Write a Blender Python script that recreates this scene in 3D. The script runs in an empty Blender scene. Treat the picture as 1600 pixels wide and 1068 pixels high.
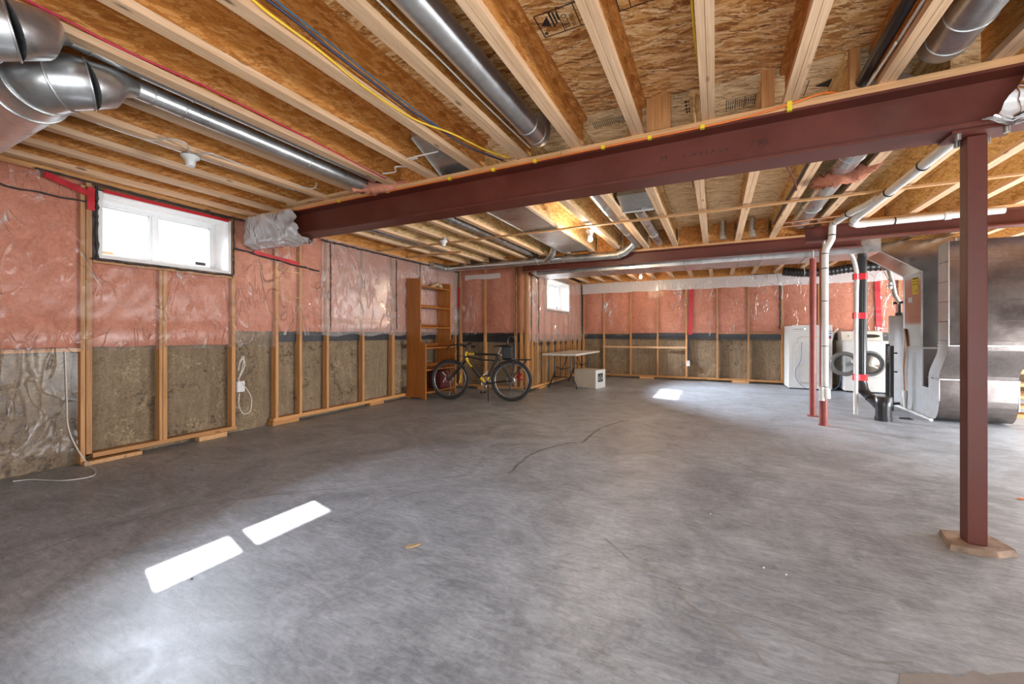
import bpy, bmesh, math, random
from mathutils import Vector, Matrix, noise
sc = bpy.context.scene
COL = sc.collection
PI = math.pi
# ------------------------------------------------------------------ camera, world, lights, exposure
YAW = 0.4611
cd = bpy.data.cameras.new('camera'); cam = bpy.data.objects.new('camera', cd); COL.objects.link(cam)
cd.sensor_width = 36.0; cd.lens = 36.0*639.5/1600; cd.shift_y = -12.8/1600
cd.clip_start = 0.05; cd.clip_end = 200
cam.location = (0, 0, 1.15); cam.rotation_euler = (PI/2, 0, YAW)
sc.camera = cam
w = bpy.data.worlds.new('world'); sc.world = w; w.use_nodes = True
w.node_tree.nodes['Background'].inputs[0].default_value = (0.86, 0.93, 1.0, 1)
w.node_tree.nodes['Background'].inputs[1].default_value = 12.0
def light(name, kind, loc, energy, color=(1, 1, 1), **kw):
    ld = bpy.data.lights.new(name, kind); ld.energy = energy; ld.color = color
    aim = kw.pop('aim', None)
    for k, v in kw.items(): setattr(ld, k, v)
    o = bpy.data.objects.new(name, ld); COL.objects.link(o); o.location = loc
    if aim is not None:
        o.rotation_euler = (Vector(aim)-Vector(loc)).to_track_quat('-Z', 'Y').to_euler()
    return o
SUN = Vector((1, -0.27, -0.756))
s_ = light('sun', 'SUN', (-20, 5, 14), 125.0, (1.0, 0.97, 0.92), angle=0.009)
s_.rotation_euler = SUN.to_track_quat('-Z', 'Y').to_euler()
light('camera_side_fill_light', 'AREA', (0.6, -1.3, 1.5), 125, (0.93, 0.965, 1.0), shape='RECTANGLE', size=6.0, size_y=2.0, aim=(-0.9, 6, 1.5))  # added fill behind the camera, not a lamp of the room
light('low_fill_light', 'AREA', (0.8, -1.2, 0.35), 88, (0.93, 0.965, 1.0), shape='RECTANGLE', size=4.5, size_y=0.6, aim=(-0.8, 3.2, 2.5))  # unseen fill lamp aimed up, added to brighten the joists
light('mid_room_fill_light', 'AREA', (5.3, 4.7, 0.45), 350, (0.93, 0.965, 1.0), shape='RECTANGLE', size=3.0, size_y=0.7, aim=(-0.5, 5.0, 2.6))  # added out-of-view fill that brightens the ceiling between the beams
light('right_room_fill_light', 'AREA', (5.4, 7.8, 1.5), 330, (0.93, 0.965, 1.0), shape='RECTANGLE', size=5.0, size_y=1.8, aim=(-2, 7.6, 1.3))  # unseen fill panel added to lift the rear room
light('daylight_window_1', 'AREA', (-7.6, 2.6, 3.75), 8500, (0.80, 0.90, 1.0), shape='RECTANGLE', size=2.4, size_y=1.4, aim=(-5.2, 2.19, 2.1))
light('daylight_window_2', 'AREA', (-6.4, 9.9, 3.55), 64000, (0.84, 0.92, 1.0), shape='RECTANGLE', size=5.5, size_y=1.6, aim=(-3.55, 9.1, 2.05))
vs = sc.view_settings
sc.display_settings.display_device = 'sRGB'
vs.view_transform = 'Standard'; vs.look = 'None'; vs.gamma = 1.0; vs.use_curve_mapping = False
vs.exposure = 0.0
sc.cycles.max_bounces = 8; sc.cycles.diffuse_bounces = 4; sc.cycles.glossy_bounces = 4
sc.cycles.transparent_max_bounces = 12; sc.cycles.caustics_reflective = False; sc.cycles.caustics_refractive = False
sc.cycles.sample_clamp_indirect = 4.0

# ------------------------------------------------------------------ materials
class NT:
    def __init__(s, name):
        m = bpy.data.materials.new(name); m.use_nodes = True; s.m = m; s.t = m.node_tree
        s.t.nodes.clear(); s.out = s.t.nodes.new('ShaderNodeOutputMaterial')
    def n(s, kind, **kw):
        nd = s.t.nodes.new(kind)
        for k, v in kw.items():
            if k.startswith('i_'):
                key = k[2:]; key = int(key) if key.isdigit() else key.replace('_', ' ')
                if hasattr(v, 'node'): s.t.links.new(v, nd.inputs[key])
                else: nd.inputs[key].default_value = v
            else: setattr(nd, k, v)
        return nd
    def link(s, a, b): s.t.links.new(a, b)
    def coord(s, scale=(1, 1, 1), rnd=True):
        tc = s.n('ShaderNodeTexCoord')
        src = tc.outputs['Object']
        if rnd:
            oi = s.n('ShaderNodeObjectInfo')
            mul = s.n('ShaderNodeMath', operation='MULTIPLY', i_0=oi.outputs['Random'], i_1=37.0)
            add = s.n('ShaderNodeVectorMath', operation='ADD', i_0=src, i_1=mul.outputs[0])
            src = add.outputs[0]
        mp = s.n('ShaderNodeMapping', i_Vector=src, i_Scale=scale)
        return mp.outputs[0]
    def noise(s, vec, scale, detail=4, rough=.55, dist=0.0):
        return s.n('ShaderNodeTexNoise', i_Vector=vec, i_Scale=scale, i_Detail=detail, i_Roughness=rough, i_Distortion=dist).outputs['Fac']
    def ramp(s, fac, stops, interp='LINEAR'):
        r = s.n('ShaderNodeValToRGB', i_Fac=fac); cr = r.color_ramp; cr.interpolation = interp
        while len(cr.elements) < len(stops): cr.elements.new(.5)
        for e, (p, c) in zip(cr.elements, stops): e.position = p; e.color = (*c, 1)
        return r.outputs[0]
    def mix(s, fac, a, b, mode='MIX'):
        nd = s.n('ShaderNodeMix', data_type='RGBA', blend_type=mode)
        for i, v in ((0, fac), (6, a), (7, b)):
            if hasattr(v, 'node'): s.link(v, nd.inputs[i])
            else: nd.inputs[i].default_value = v if i == 0 else ((*v, 1) if len(v) == 3 else v)
        return nd.outputs[2]
    def bump(s, h, strength=.3, dist=.01):
        return s.n('ShaderNodeBump', i_Height=h, i_Strength=strength, i_Distance=dist).outputs[0]
    def bsdf(s, color, rough=.6, metal=0.0, bump=None, **kw):
        b = s.n('ShaderNodeBsdfPrincipled')
        for k, v in (('Base Color', color), ('Roughness', rough), ('Metallic', metal)):
            if hasattr(v, 'node'): s.link(v, b.inputs[k])
            else: b.inputs[k].default_value = (*v, 1) if k == 'Base Color' else v
        for k, v in kw.items(): b.inputs[k.replace('_', ' ')].default_value = v
        if bump is not None: s.link(bump, b.inputs['Normal'])
        s.link(b.outputs[0], s.out.inputs[0]); return b
def plain(name, c, rough=.5, metal=0.0, var=.12, bump=0, **kw):
    t = NT(name); v = t.coord(rnd=True); f = t.noise(v, 9, 5)
    c2 = tuple(x*(1-var*1.6) for x in c); c1 = tuple(min(1, x*(1+var)) for x in c)
    col = t.ramp(f, [(.3, c2), (.7, c1)])
    bp = t.bump(t.noise(v, 120, 3), bump, .002) if bump else None
    t.bsdf(col, rough, metal, bp, **kw); return t.m
def wood(name, axis, light_, dark, rough=.62, knots=True):
    t = NT(name); sc3 = [9, 9, 9]; sc3[axis] = .7
    v = t.coord(tuple(sc3))
    g = t.noise(v, 3.0, 6, .65, .6)
    fine = [60, 60, 60]; fine[axis] = 1.5
    g2 = t.noise(t.coord(tuple(fine)), 2.0, 4, .6)
    col = t.ramp(g, [(.32, dark), (.62, light_)])
    col = t.mix(.28, col, t.ramp(g2, [(.35, tuple(x*.55 for x in dark)), (.65, tuple(min(1, x*1.15) for x in light_))]))
    if knots:
        kv = [5, 5, 5]; kv[axis] = 1.6
        vo = t.n('ShaderNodeTexVoronoi', i_Vector=t.coord(tuple(kv)), i_Scale=1.5).outputs['Distance']
        k = t.ramp(vo, [(.05, (1, 1, 1)), (.11, (0, 0, 0))])
        col = t.mix(k, col, tuple(x*.35 for x in dark))
    oi = t.n('ShaderNodeObjectInfo')
    hs = t.n('ShaderNodeHueSaturation', i_Color=col)
    mr = t.n('ShaderNodeMapRange', i_Value=oi.outputs['Random']); mr.inputs[3].default_value = .86; mr.inputs[4].default_value = 1.12
    t.link(mr.outputs[0], hs.inputs['Value'])
    t.bsdf(hs.outputs[0], rough, 0, t.bump(g2, .15, .002)); return t.m
FL, FD = (.80, .52, .30), (.62, .36, .17)
M = {}
M['flange'] = wood('flange_wood', 1, (.78, .52, .32), (.64, .38, .20))
M['woodX'] = wood('lumber_x', 0, (.66, .33, .12), (.46, .20, .055))
M['woodY'] = wood('lumber_y', 1, (.66, .33, .12), (.46, .20, .055))
M['woodZ'] = wood('lumber_z', 2, (.64, .33, .13), (.44, .19, .055))
M['plateX'] = wood('plate_wood', 0, (.74, .42, .20), (.55, .28, .10))
M['palX'] = wood('pale_lumber_x', 0, (.78, .50, .27), (.62, .35, .16))
M['pine'] = wood('stained_pine', 2, (.44, .155, .03), (.28, .085, .014), .42)
M['pineY'] = wood('stained_pine_y', 1, (.44, .155, .03), (.28, .085, .014), .42)
def osb(name, along, cols, contrast=1.0):
    t = NT(name)
    def layer(w_, l_, off, rot):
        a = [1/w_]*3; a[along] = 1/l_
        base = t.n('ShaderNodeTexCoord').outputs['Object']
        wob = t.n('ShaderNodeTexNoise', i_Vector=base, i_Scale=3.0, i_Detail=3).outputs['Color']
        wv = t.n('ShaderNodeVectorMath', operation='MULTIPLY_ADD', i_0=wob, i_1=(.09, .09, .09), i_2=base).outputs[0]
        if rot: wv = t.n('ShaderNodeMapping', i_Vector=wv, i_Rotation=(0, 0, rot) if along != 1 or name == 'osb_sheathing' else (rot, 0, 0), i_Location=(off, off, off)).outputs[0]
        v = t.n('ShaderNodeMapping', i_Vector=wv, i_Scale=tuple(a)).outputs[0]
        vo = t.n('ShaderNodeTexVoronoi', i_Vector=v, i_Scale=1.0)
        return t.n('ShaderNodeSeparateColor', i_Color=vo.outputs['Color']).outputs[0], t.noise(t.n('ShaderNodeMapping', i_Vector=v, i_Scale=(1.5, 1.5, 1.5)).outputs[0], 1.6, 5, .75, .5)
    f1, g1 = layer(.026, .13, 0, .12); f2, g2 = layer(.018, .10, 3.1, -.35); f3, g3 = layer(.009, .05, 7.7, .5)
    c1 = t.ramp(f1, [(.05, cols[0]), (.35, cols[1]), (.65, cols[2]), (.95, cols[3])])
    c2 = t.ramp(f2, [(.05, cols[0]), (.35, cols[1]), (.65, cols[2]), (.95, cols[3])])
    c3 = t.ramp(f3, [(.1, cols[0]), (.5, cols[1]), (.9, cols[3])])
    col = t.mix(t.ramp(g2, [(.46, (0, 0, 0)), (.52, (1, 1, 1))]), c1, c2)
    col = t.mix(t.ramp(g3, [(.60, (0, 0, 0)), (.64, (1, 1, 1))]), col, c3)
    dk = t.ramp(g1, [(.66, (0, 0, 0)), (.70, (1, 1, 1))]); col = t.mix(t.n('ShaderNodeMath', operation='MULTIPLY', i_0=dk, i_1=.7*contrast).outputs[0], col, tuple(x*.45 for x in cols[0]))
    t.bsdf(col, .62, 0, t.bump(f1, .25, .003)); return t.m
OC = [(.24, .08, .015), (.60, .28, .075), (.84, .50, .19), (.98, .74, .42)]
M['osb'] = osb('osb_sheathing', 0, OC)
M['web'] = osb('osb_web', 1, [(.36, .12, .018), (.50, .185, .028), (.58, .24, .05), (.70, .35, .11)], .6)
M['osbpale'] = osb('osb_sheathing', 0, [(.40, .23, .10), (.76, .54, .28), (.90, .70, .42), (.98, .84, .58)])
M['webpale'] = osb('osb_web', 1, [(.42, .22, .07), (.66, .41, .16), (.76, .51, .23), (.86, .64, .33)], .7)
def floor_mat():
    t = NT('polished_concrete'); v = t.coord((1, 1, 1), False)
    big = t.noise(v, .7, 5, .62, .6); mid = t.noise(v, 3.2, 7, .7, .9)
    st = t.noise(t.n('ShaderNodeMapping', i_Vector=v, i_Scale=(2.2, 9, 1), i_Rotation=(0, 0, .5)).outputs[0], 3.0, 7, .75, 1.5)
    fine = t.noise(v, 40, 6, .75)
    c1 = t.ramp(big, [(.3, (.205, .222, .25)), (.5, (.345, .37, .41)), (.7, (.49, .52, .565))])
    c2 = t.ramp(mid, [(.32, (.14, .15, .168)), (.62, (.53, .56, .60))])
    c3 = t.ramp(st, [(.34, (.10, .105, .113)), (.66, (.60, .61, .63))])
    col = t.mix(.48, c1, c2); col = t.mix(.46, col, c3)
    cl = t.noise(v, 1.6, 8, .74, 1.6); col = t.mix(.55, col, t.mix(1.0, col, t.ramp(cl, [(.36, (.38, .38, .39)), (.52, (1, 1, 1)), (.66, (1.45, 1.45, 1.45))]), 'MULTIPLY'))
    col = t.mix(.22, col, t.ramp(fine, [(.3, (.08, .08, .085)), (.75, (.55, .54, .55))]))
    sv = t.n('ShaderNodeMapping', i_Vector=v, i_Scale=(1.0, 30, 1), i_Rotation=(0, 0, -.55)).outputs[0]
    scr = t.noise(sv, 6, 3, .6, 2.0)
    k = t.ramp(scr, [(.66, (0, 0, 0)), (.70, (1, 1, 1))])
    kk = t.n('ShaderNodeMath', operation='MULTIPLY', i_0=k, i_1=.35)
    col = t.mix(kk.outputs[0], col, (.55, .54, .53))
    col = t.mix(1.0, col, (1.02, 1.085, 1.13), 'MULTIPLY')
    rgh = t.ramp(mid, [(.3, (.30, .30, .30)), (.7, (.52, .52, .52))])
    hb = t.n('ShaderNodeMath', operation='ADD', i_0=mid); t.link(t.n('ShaderNodeMath', operation='MULTIPLY', i_0=fine, i_1=.3).outputs[0], hb.inputs[1])
    t.bsdf(col, rgh, 0, t.bump(hb.outputs[0], .22, .01), Specular_IOR_Level=.45); return t.m
M['floor'] = floor_mat()
def concrete_wall():
    t = NT('foundation_concrete'); v = t.coord((1, 1, 1), False)
    big = t.noise(v, 1.3, 6, .65, .5)
    st = t.noise(t.n('ShaderNodeMapping', i_Vector=v, i_Scale=(7, 7, 1.0)).outputs[0], 2.2, 6, .7, .4)
    fine = t.noise(v, 55, 5, .8); sp = t.noise(v, 14, 6, .8, .3)
    col = t.ramp(big, [(.3, (.15, .11, .07)), (.5, (.25, .195, .13)), (.7, (.35, .29, .21))])
    col = t.mix(.45, col, t.ramp(st, [(.36, (.09, .06, .032)), (.64, (.42, .34, .24))]))
    col = t.mix(.35, col, t.ramp(fine, [(.35, (.10, .075, .045)), (.65, (.55, .47, .35))]))
    k = t.ramp(sp, [(.30, (1, 1, 1)), (.38, (0, 0, 0))])
    k2 = t.n('ShaderNodeMath', operation='MULTIPLY', i_0=k, i_1=.6)
    col = t.mix(k2.outputs[0], col, (.06, .04, .025))
    col = t.mix(1.0, col, (.90, .80, .70), 'MULTIPLY')
    bl = t.noise(v, 2.6, 5, .6, 1.2); sp2 = t.noise(v, 24, 4, .7, .2)
    pat = t.ramp(bl, [(.50, (0, 0, 0)), (.60, (1, 1, 1))]); dots = t.ramp(sp2, [(.50, (0, 0, 0)), (.60, (1, 1, 1))])
    mm = t.n('ShaderNodeMath', operation='MULTIPLY', i_0=pat, i_1=dots); mm = t.n('ShaderNodeMath', operation='MULTIPLY', i_0=mm.outputs[0], i_1=.75)
    col = t.mix(mm.outputs[0], col, (.055, .035, .02))
    bl2 = t.noise(t.n('ShaderNodeMapping', i_Vector=v, i_Location=(5, 3, 1)).outputs[0], 3.0, 5, .6, 1.0)
    pat2 = t.ramp(bl2, [(.54, (0, 0, 0)), (.62, (1, 1, 1))]); d2 = t.ramp(t.noise(v, 38, 4, .7), [(.48, (0, 0, 0)), (.58, (1, 1, 1))])
    m3 = t.n('ShaderNodeMath', operation='MULTIPLY', i_0=pat2, i_1=d2); m3 = t.n('ShaderNodeMath', operation='MULTIPLY', i_0=m3.outputs[0], i_1=.7)
    col = t.mix(m3.outputs[0], col, (.48, .37, .22))
    t.bsdf(col, .85, 0, t.bump(fine, .5, .006)); return t.m
M['concrete'] = concrete_wall()
def batt_mat():
    t = NT('pink_fibreglass'); v = t.coord((1, 1, 1))
    a = t.noise(v, 4, 6, .7, 1.0); b = t.noise(v, 45, 5, .8); c = t.noise(v, 11, 5, .7, 2.0)
    col = t.ramp(a, [(.3, (.43, .13, .07)), (.5, (.64, .235, .15)), (.7, (.77, .34, .235))])
    col = t.mix(.30, col, t.ramp(b, [(.3, (.38, .12, .075)), (.7, (.92, .50, .37))]))
    col = t.mix(.35, col, t.ramp(c, [(.3, (.40, .13, .055)), (.65, (.86, .38, .24))]))
    t.bsdf(col, .95, 0, t.bump(c, .6, .02), Specular_IOR_Level=.1); return t.m
M['batt'] = batt_mat()
RW = .035
def poly_mat(name='poly_film', haze=.10, tint=(.95, .93, .92), gl=.9, rough=.14, st=1.0, crease=.3, dcol=(.85, .80, .78)):
    t = NT(name); v = t.coord((1, 1, 1), False)
    def ridge(scale, mscale, rot, dist):
        m_ = t.n('ShaderNodeMapping', i_Vector=v, i_Scale=mscale, i_Rotation=rot).outputs[0]
        nd = t.n('ShaderNodeTexNoise', i_Vector=m_, i_Scale=scale, i_Detail=1.5, i_Roughness=.45, i_Distortion=dist)
        return t.ramp(nd.outputs['Fac'], [(.5-RW, (0, 0, 0)), (.5, (1, 1, 1)), (.5+RW, (0, 0, 0))])
    r1 = ridge(2.6, (1, 1, .35), (.35, .35, 0), 1.4); r2 = ridge(5.5, (1, 1, .4), (-.6, -.5, 0), 1.2)
    amp = t.ramp(t.noise(v, 1.7, 3, .6), [(.44, (.03,)*3), (.62, (1, 1, 1))])
    h = t.n('ShaderNodeMath', operation='ADD', i_0=r1, i_1=r2); h = t.n('ShaderNodeMath', operation='MULTIPLY', i_0=h.outputs[0], i_1=amp)
    bp = t.bump(h.outputs[0], st, .010)
    tr = t.n('ShaderNodeBsdfTransparent', i_Color=(*tint, 1))
    df = t.n('ShaderNodeBsdfDiffuse', i_Color=(*dcol, 1), i_Normal=bp)
    g = t.n('ShaderNodeBsdfGlossy', i_Color=(1, 1, 1, 1), i_Roughness=rough, i_Normal=bp)
    fr = t.n('ShaderNodeFresnel', i_IOR=1.5, i_Normal=bp)
    fm = t.n('ShaderNodeMath', operation='MULTIPLY', i_0=fr.outputs[0], i_1=gl)
    cr = t.n('ShaderNodeMath', operation='POWER', i_0=h.outputs[0], i_1=2.2)
    hz = t.n('ShaderNodeMath', operation='MULTIPLY_ADD', i_0=cr.outputs[0], i_1=crease, i_2=haze); hz.use_clamp = True
    m1 = t.n('ShaderNodeMixShader', i_Fac=hz.outputs[0]); t.link(tr.outputs[0], m1.inputs[1]); t.link(df.outputs[0], m1.inputs[2])
    m2 = t.n('ShaderNodeMixShader', i_Fac=fm.outputs[0]); t.link(m1.outputs[0], m2.inputs[1]); t.link(g.outputs[0], m2.inputs[2])
    t.link(m2.outputs[0], t.out.inputs[0]); return t.m
M['poly'] = poly_mat(haze=.025, gl=.42, rough=.24, crease=.32)
M['polymilky'] = poly_mat('milky_poly_film', haze=.22, gl=.42, rough=.24, crease=.3)
M['polywhite'] = poly_mat('crumpled_poly', .6, (.97, .95, .95), 1.8, dcol=(.97, .96, .96))
M['polyband'] = poly_mat('white_header_poly', .66, (.97, .95, .95), .7)
def steel_red():
    t = NT('red_oxide_steel'); v = t.coord((1, 1, 1), False)
    a = t.noise(v, 2.2, 6, .7); b = t.noise(v, 26, 6, .8)
    col = t.ramp(a, [(.3, (.085, .014, .007)), (.7, (.145, .032, .018))])
    k = t.ramp(b, [(.66, (0, 0, 0)), (.78, (1, 1, 1))]); k2 = t.n('ShaderNodeMath', operation='MULTIPLY', i_0=k, i_1=.35)
    col = t.mix(k2.outputs[0], col, (.38, .17, .12))
    t.bsdf(col, t.ramp(a, [(.3, (.38,)*3), (.7, (.55,)*3)]), 0, t.bump(b, .12, .002), Specular_IOR_Level=.5); return t.m
M['redsteel'] = steel_red()
M['redpost'] = plain('red_painted_post', (.27, .055, .040), .42, 0, .15)
def galv(name, c=(.62, .63, .63), r=.30):
    t = NT(name); v = t.coord((1, 1, 1))
    vo = t.n('ShaderNodeTexVoronoi', i_Vector=v, i_Scale=38.0).outputs['Color']
    sp = t.n('ShaderNodeSeparateColor', i_Color=vo).outputs[0]
    a = t.noise(v, 3, 5, .6)
    f = t.n('ShaderNodeMath', operation='MULTIPLY_ADD', i_0=sp, i_1=.18, i_2=.0); t.link(a, f.inputs[2])
    col = t.ramp(f.outputs[0], [(.3, tuple(x*.78 for x in c)), (.8, tuple(min(1, x*1.18) for x in c))])
    rr = t.ramp(a, [(.3, (r*.8,)*3), (.7, (r*1.35,)*3)])
    t.bsdf(col, rr, .92, t.bump(a, .12, .02)); return t.m
M['galv'] = galv('galvanised_duct'); M['galvdull'] = galv('dull_galvanised', (.50, .50, .48), .40); M['galvreflect'] = galv('sheet_metal_brown_reflection', (.25, .215, .20), .20); M['galvsmooth'] = galv('smooth_sheet_metal', (.42, .425, .42), .14)  # the brown sheet metal has a dark room reflection put into its colour
M['cabinet'] = plain('grey_enamel', (.50, .51, .51), .4, .2, .06)
M['cabdark'] = plain('brown_grey_enamel', (.115, .10, .095), .5, .1, .08)
M['white'] = plain('white_enamel', (.74, .73, .70), .32, 0, .03)
M['whitesoft'] = plain('white_board', (.82, .80, .78), .7, 0, .05)
M['vinyl'] = plain('white_vinyl', (.80, .80, .80), .35, 0, .03)
M['pvc'] = plain('white_pvc', (.74, .73, .70), .35, 0, .05)
M['black'] = plain('black_plastic', (.016, .016, .017), .35, 0, .2)
M['blackabs'] = plain('black_abs_pipe', (.02, .02, .022), .28, 0, .2)
M['seal'] = plain('black_sealant', (.02, .018, .018), .5, 0, .2)
M['membrane'] = plain('black_membrane', (.028, .028, .032), .42, 0, .3, .4)
M['redtape'] = plain('red_sheathing_tape', (.55, .010, .022), .35, 0, .15)
M['orange'] = plain('orange_cable', (.80, .20, .03), .45)
M['yellow'] = plain('yellow_cable', (.80, .50, .03), .45)
M['yellowtag'] = plain('yellow_label', (.85, .66, .03), .5)
M['blue'] = plain('blue_cable', (.03, .12, .22), .4); M['navy'] = plain('dark_blue_cable', (.03, .035, .07), .4)
M['magenta'] = plain('red_cable', (.55, .02, .07), .4); M['whitecable'] = plain('white_cable', (.72, .67, .60), .5)
M['tablet'] = plain('grey_white_table_plastic', (.66, .62, .55), .45, 0, .05)
M['beige'] = plain('beige_enamel', (.60, .53, .43), .5, 0, .05)
M['chrome'] = plain('chrome', (.75, .75, .76), .15, 1.0, .05)
M['drumsteel'] = plain('brushed_drum_steel', (.30, .26, .21), .28, 1.0, .15)
M['rimgrey'] = plain('grey_door_rim', (.20, .19, .18), .35, .3, .08)
M['steelrim'] = plain('alloy_rim', (.30, .29, .28), .3, .9, .1)
M['tyre'] = plain('tyre_rubber', (.022, .02, .019), .7, 0, .2, .3)
M['bikeblack'] = plain('bike_black_paint', (.02, .019, .018), .3)
M['bikeyellow'] = plain('bike_yellow_paint', (.72, .44, .03), .35)
M['red'] = plain('red_plastic', (.50, .02, .02), .4)
M['darkred'] = plain('dark_red_fabric', (.12, .015, .012), .8)
M['copper'] = plain('copper', (.55, .27, .15), .3, .9)
M['tan'] = plain('tan_scrap', (.52, .36, .20), .8); M['grout'] = plain('grout', (.36, .25, .18), .9, 0, .35, .6)
M['mortar'] = plain('light_floor_patch', (.30, .27, .25), .8, 0, .12)
M['crack'] = plain('floor_crack_line', (.34, .335, .33), .7, 0, .2)
M['crackdark'] = plain('floor_crack_dark', (.21, .215, .225), .7, 0, .2)
M['ink'] = plain('black_ink', (.03, .02, .02), .7); M['marker'] = plain('black_marker', (.035, .012, .009), .5)
M['bluelabel'] = plain('blue_label', (.05, .12, .30), .5); M['glassdark'] = plain('dark_glass', (.03, .035, .03), .1)
M['gravel'] = plain('gravel', (.05, .05, .05), .9, 0, .4, .8); M['well'] = plain('grey_well_wall', (.030, .030, .031), .7, 0, .06)
def glass(name, haze, tint=(1, 1, 1)):
    t = NT(name)
    tr = t.n('ShaderNodeBsdfTransparent', i_Color=(*tint, 1)); g = t.n('ShaderNodeBsdfGlossy', i_Roughness=.03)
    df = t.n('ShaderNodeBsdfTranslucent', i_Color=(.95, .95, .95, 1))
    fr = t.n('ShaderNodeFresnel', i_IOR=1.45)
    m1 = t.n('ShaderNodeMixShader', i_Fac=haze); t.link(tr.outputs[0], m1.inputs[1]); t.link(df.outputs[0], m1.inputs[2])
    m2 = t.n('ShaderNodeMixShader', i_Fac=fr.outputs[0]); t.link(m1.outputs[0], m2.inputs[1]); t.link(g.outputs[0], m2.inputs[2])
    t.link(m2.outputs[0], t.out.inputs[0]); return t.m
M['glass'] = glass('window_glass', .02, (.50, .50, .51)); M['doorglass'] = glass('door_glass', .05, (.62, .64, .64))
def glow(name, c, e):
    t = NT(name); em = t.n('ShaderNodeEmission', i_Color=(*c, 1), i_Strength=e); t.link(em.outputs[0], t.out.inputs[0]); return t.m
M['bulb'] = glow('lit_bulb', (1, .80, .52), 14)

# ------------------------------------------------------------------ geometry helpers
class MB:
    def __init__(s): s.v = []; s.f = []; s.sm = []
    def add(s, vs, fs, smooth=False):
        o = len(s.v); s.v += [tuple(x) for x in vs]
        for f in fs: s.f.append([i+o for i in f]); s.sm.append(smooth)
        return s
    def box(s, x0, y0, z0, x1, y1, z1):
        if x0 > x1: x0, x1 = x1, x0
        if y0 > y1: y0, y1 = y1, y0
        if z0 > z1: z0, z1 = z1, z0
        return s.add([(x0,y0,z0),(x1,y0,z0),(x1,y1,z0),(x0,y1,z0),(x0,y0,z1),(x1,y0,z1),(x1,y1,z1),(x0,y1,z1)],
                     [(0,3,2,1),(4,5,6,7),(0,1,5,4),(1,2,6,5),(2,3,7,6),(3,0,4,7)])
    def bar(s, a, b, wd, h, up=(0, 0, 1)):
        a = Vector(a); b = Vector(b); d = (b-a).normalized(); u = Vector(up)
        sd = d.cross(u).normalized()*wd/2; u = sd.cross(d).normalized()*h/2
        return s.add([a-sd-u, a+sd-u, a+sd+u, a-sd+u, b-sd-u, b+sd-u, b+sd+u, b-sd+u],
                     [(0,3,2,1),(4,5,6,7),(0,1,5,4),(1,2,6,5),(2,3,7,6),(3,0,4,7)])
    def tube(s, pts, r, seg=10, caps=True):
        P = [Vector(p) for p in pts]; n = len(P); R = r if isinstance(r, (list, tuple)) else [r]*n
        T = []
        for i in range(n):
            t = (P[min(i+1, n-1)]-P[max(i-1, 0)])
            T.append(t.normalized() if t.length > 1e-9 else Vector((0, 0, 1)))
        ref = Vector((0, 0, 1)) if abs(T[0].z) < .9 else Vector((1, 0, 0))
        N = (ref-T[0]*ref.dot(T[0])).normalized(); vs = []
        for i in range(n):
            N = (N-T[i]*N.dot(T[i]))
            N = N.normalized() if N.length > 1e-6 else T[i].orthogonal().normalized()
            B = T[i].cross(N)
            for k in range(seg):
                a = 2*PI*k/seg; vs.append(P[i]+(N*math.cos(a)+B*math.sin(a))*R[i])
        fs = [(i*seg+k, i*seg+(k+1) % seg, (i+1)*seg+(k+1) % seg, (i+1)*seg+k) for i in range(n-1) for k in range(seg)]
        s.add(vs, fs, True)
        if caps:
            s.add(vs[:seg], [tuple(range(seg))[::-1]]); s.add(vs[-seg:], [tuple(range(seg))])
        return s
    def torus(s, c, nrm, R, r, seg=36, rs=8):
        c = Vector(c); nrm = Vector(nrm).normalized(); a = nrm.orthogonal().normalized(); b = nrm.cross(a); vs = []
        for i in range(seg):
            t = 2*PI*i/seg; d = a*math.cos(t)+b*math.sin(t)
            for k in range(rs):
                p = 2*PI*k/rs; vs.append(c+d*(R+r*math.cos(p))+nrm*r*math.sin(p))
        return s.add(vs, [(i*rs+k, ((i+1) % seg)*rs+k, ((i+1) % seg)*rs+(k+1) % rs, i*rs+(k+1) % rs) for i in range(seg) for k in range(rs)], True)
    def prism(s, poly, axis, a, b):
        def P(p, t):
            q = list(p); q.insert(axis, t); return tuple(q)
        n = len(poly); vs = [P(p, a) for p in poly]+[P(p, b) for p in poly]
        return s.add(vs, [tuple(range(n)), tuple(range(2*n-1, n-1, -1))]+[(i, (i+1) % n, n+(i+1) % n, n+i) for i in range(n)])
    def mesh(s, name, mat):
        me = bpy.data.meshes.new(name); me.from_pydata(s.v, [], s.f); me.update()
        if any(s.sm): me.polygons.foreach_set('use_smooth', s.sm)
        bm = bmesh.new(); bm.from_mesh(me); bmesh.ops.recalc_face_normals(bm, faces=bm.faces); bm.to_mesh(me); bm.free()
        if mat: me.materials.append(mat if not isinstance(mat, str) else M[mat])
        return me
def link(name, data, parent=None, loc=(0, 0, 0)):
    o = bpy.data.objects.new(name, data); COL.objects.link(o)
    if parent is not None: o.parent = parent
    o.location = loc; return o
SPLIT = {'joint', 'seam', 'drive_cleat', 'coupling_band', 'cross_break', 'hanger_strap', 'transition_seam', 'edge_seam', 'corner_seam', 'picture_detail', 'bracket', 'brace', 'dial', 'rail_strip', 'crack_', 'sticker_text', 'foot', 'trunk_slat', 'yellow_panel', 'outlet_fitting', 'cord_loop', 'cleanout_tee', 'slot_pair'}
STUFF = {'perforation', 'slot', 'label_print', 'printed_stamp', 'spokes'}
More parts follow.
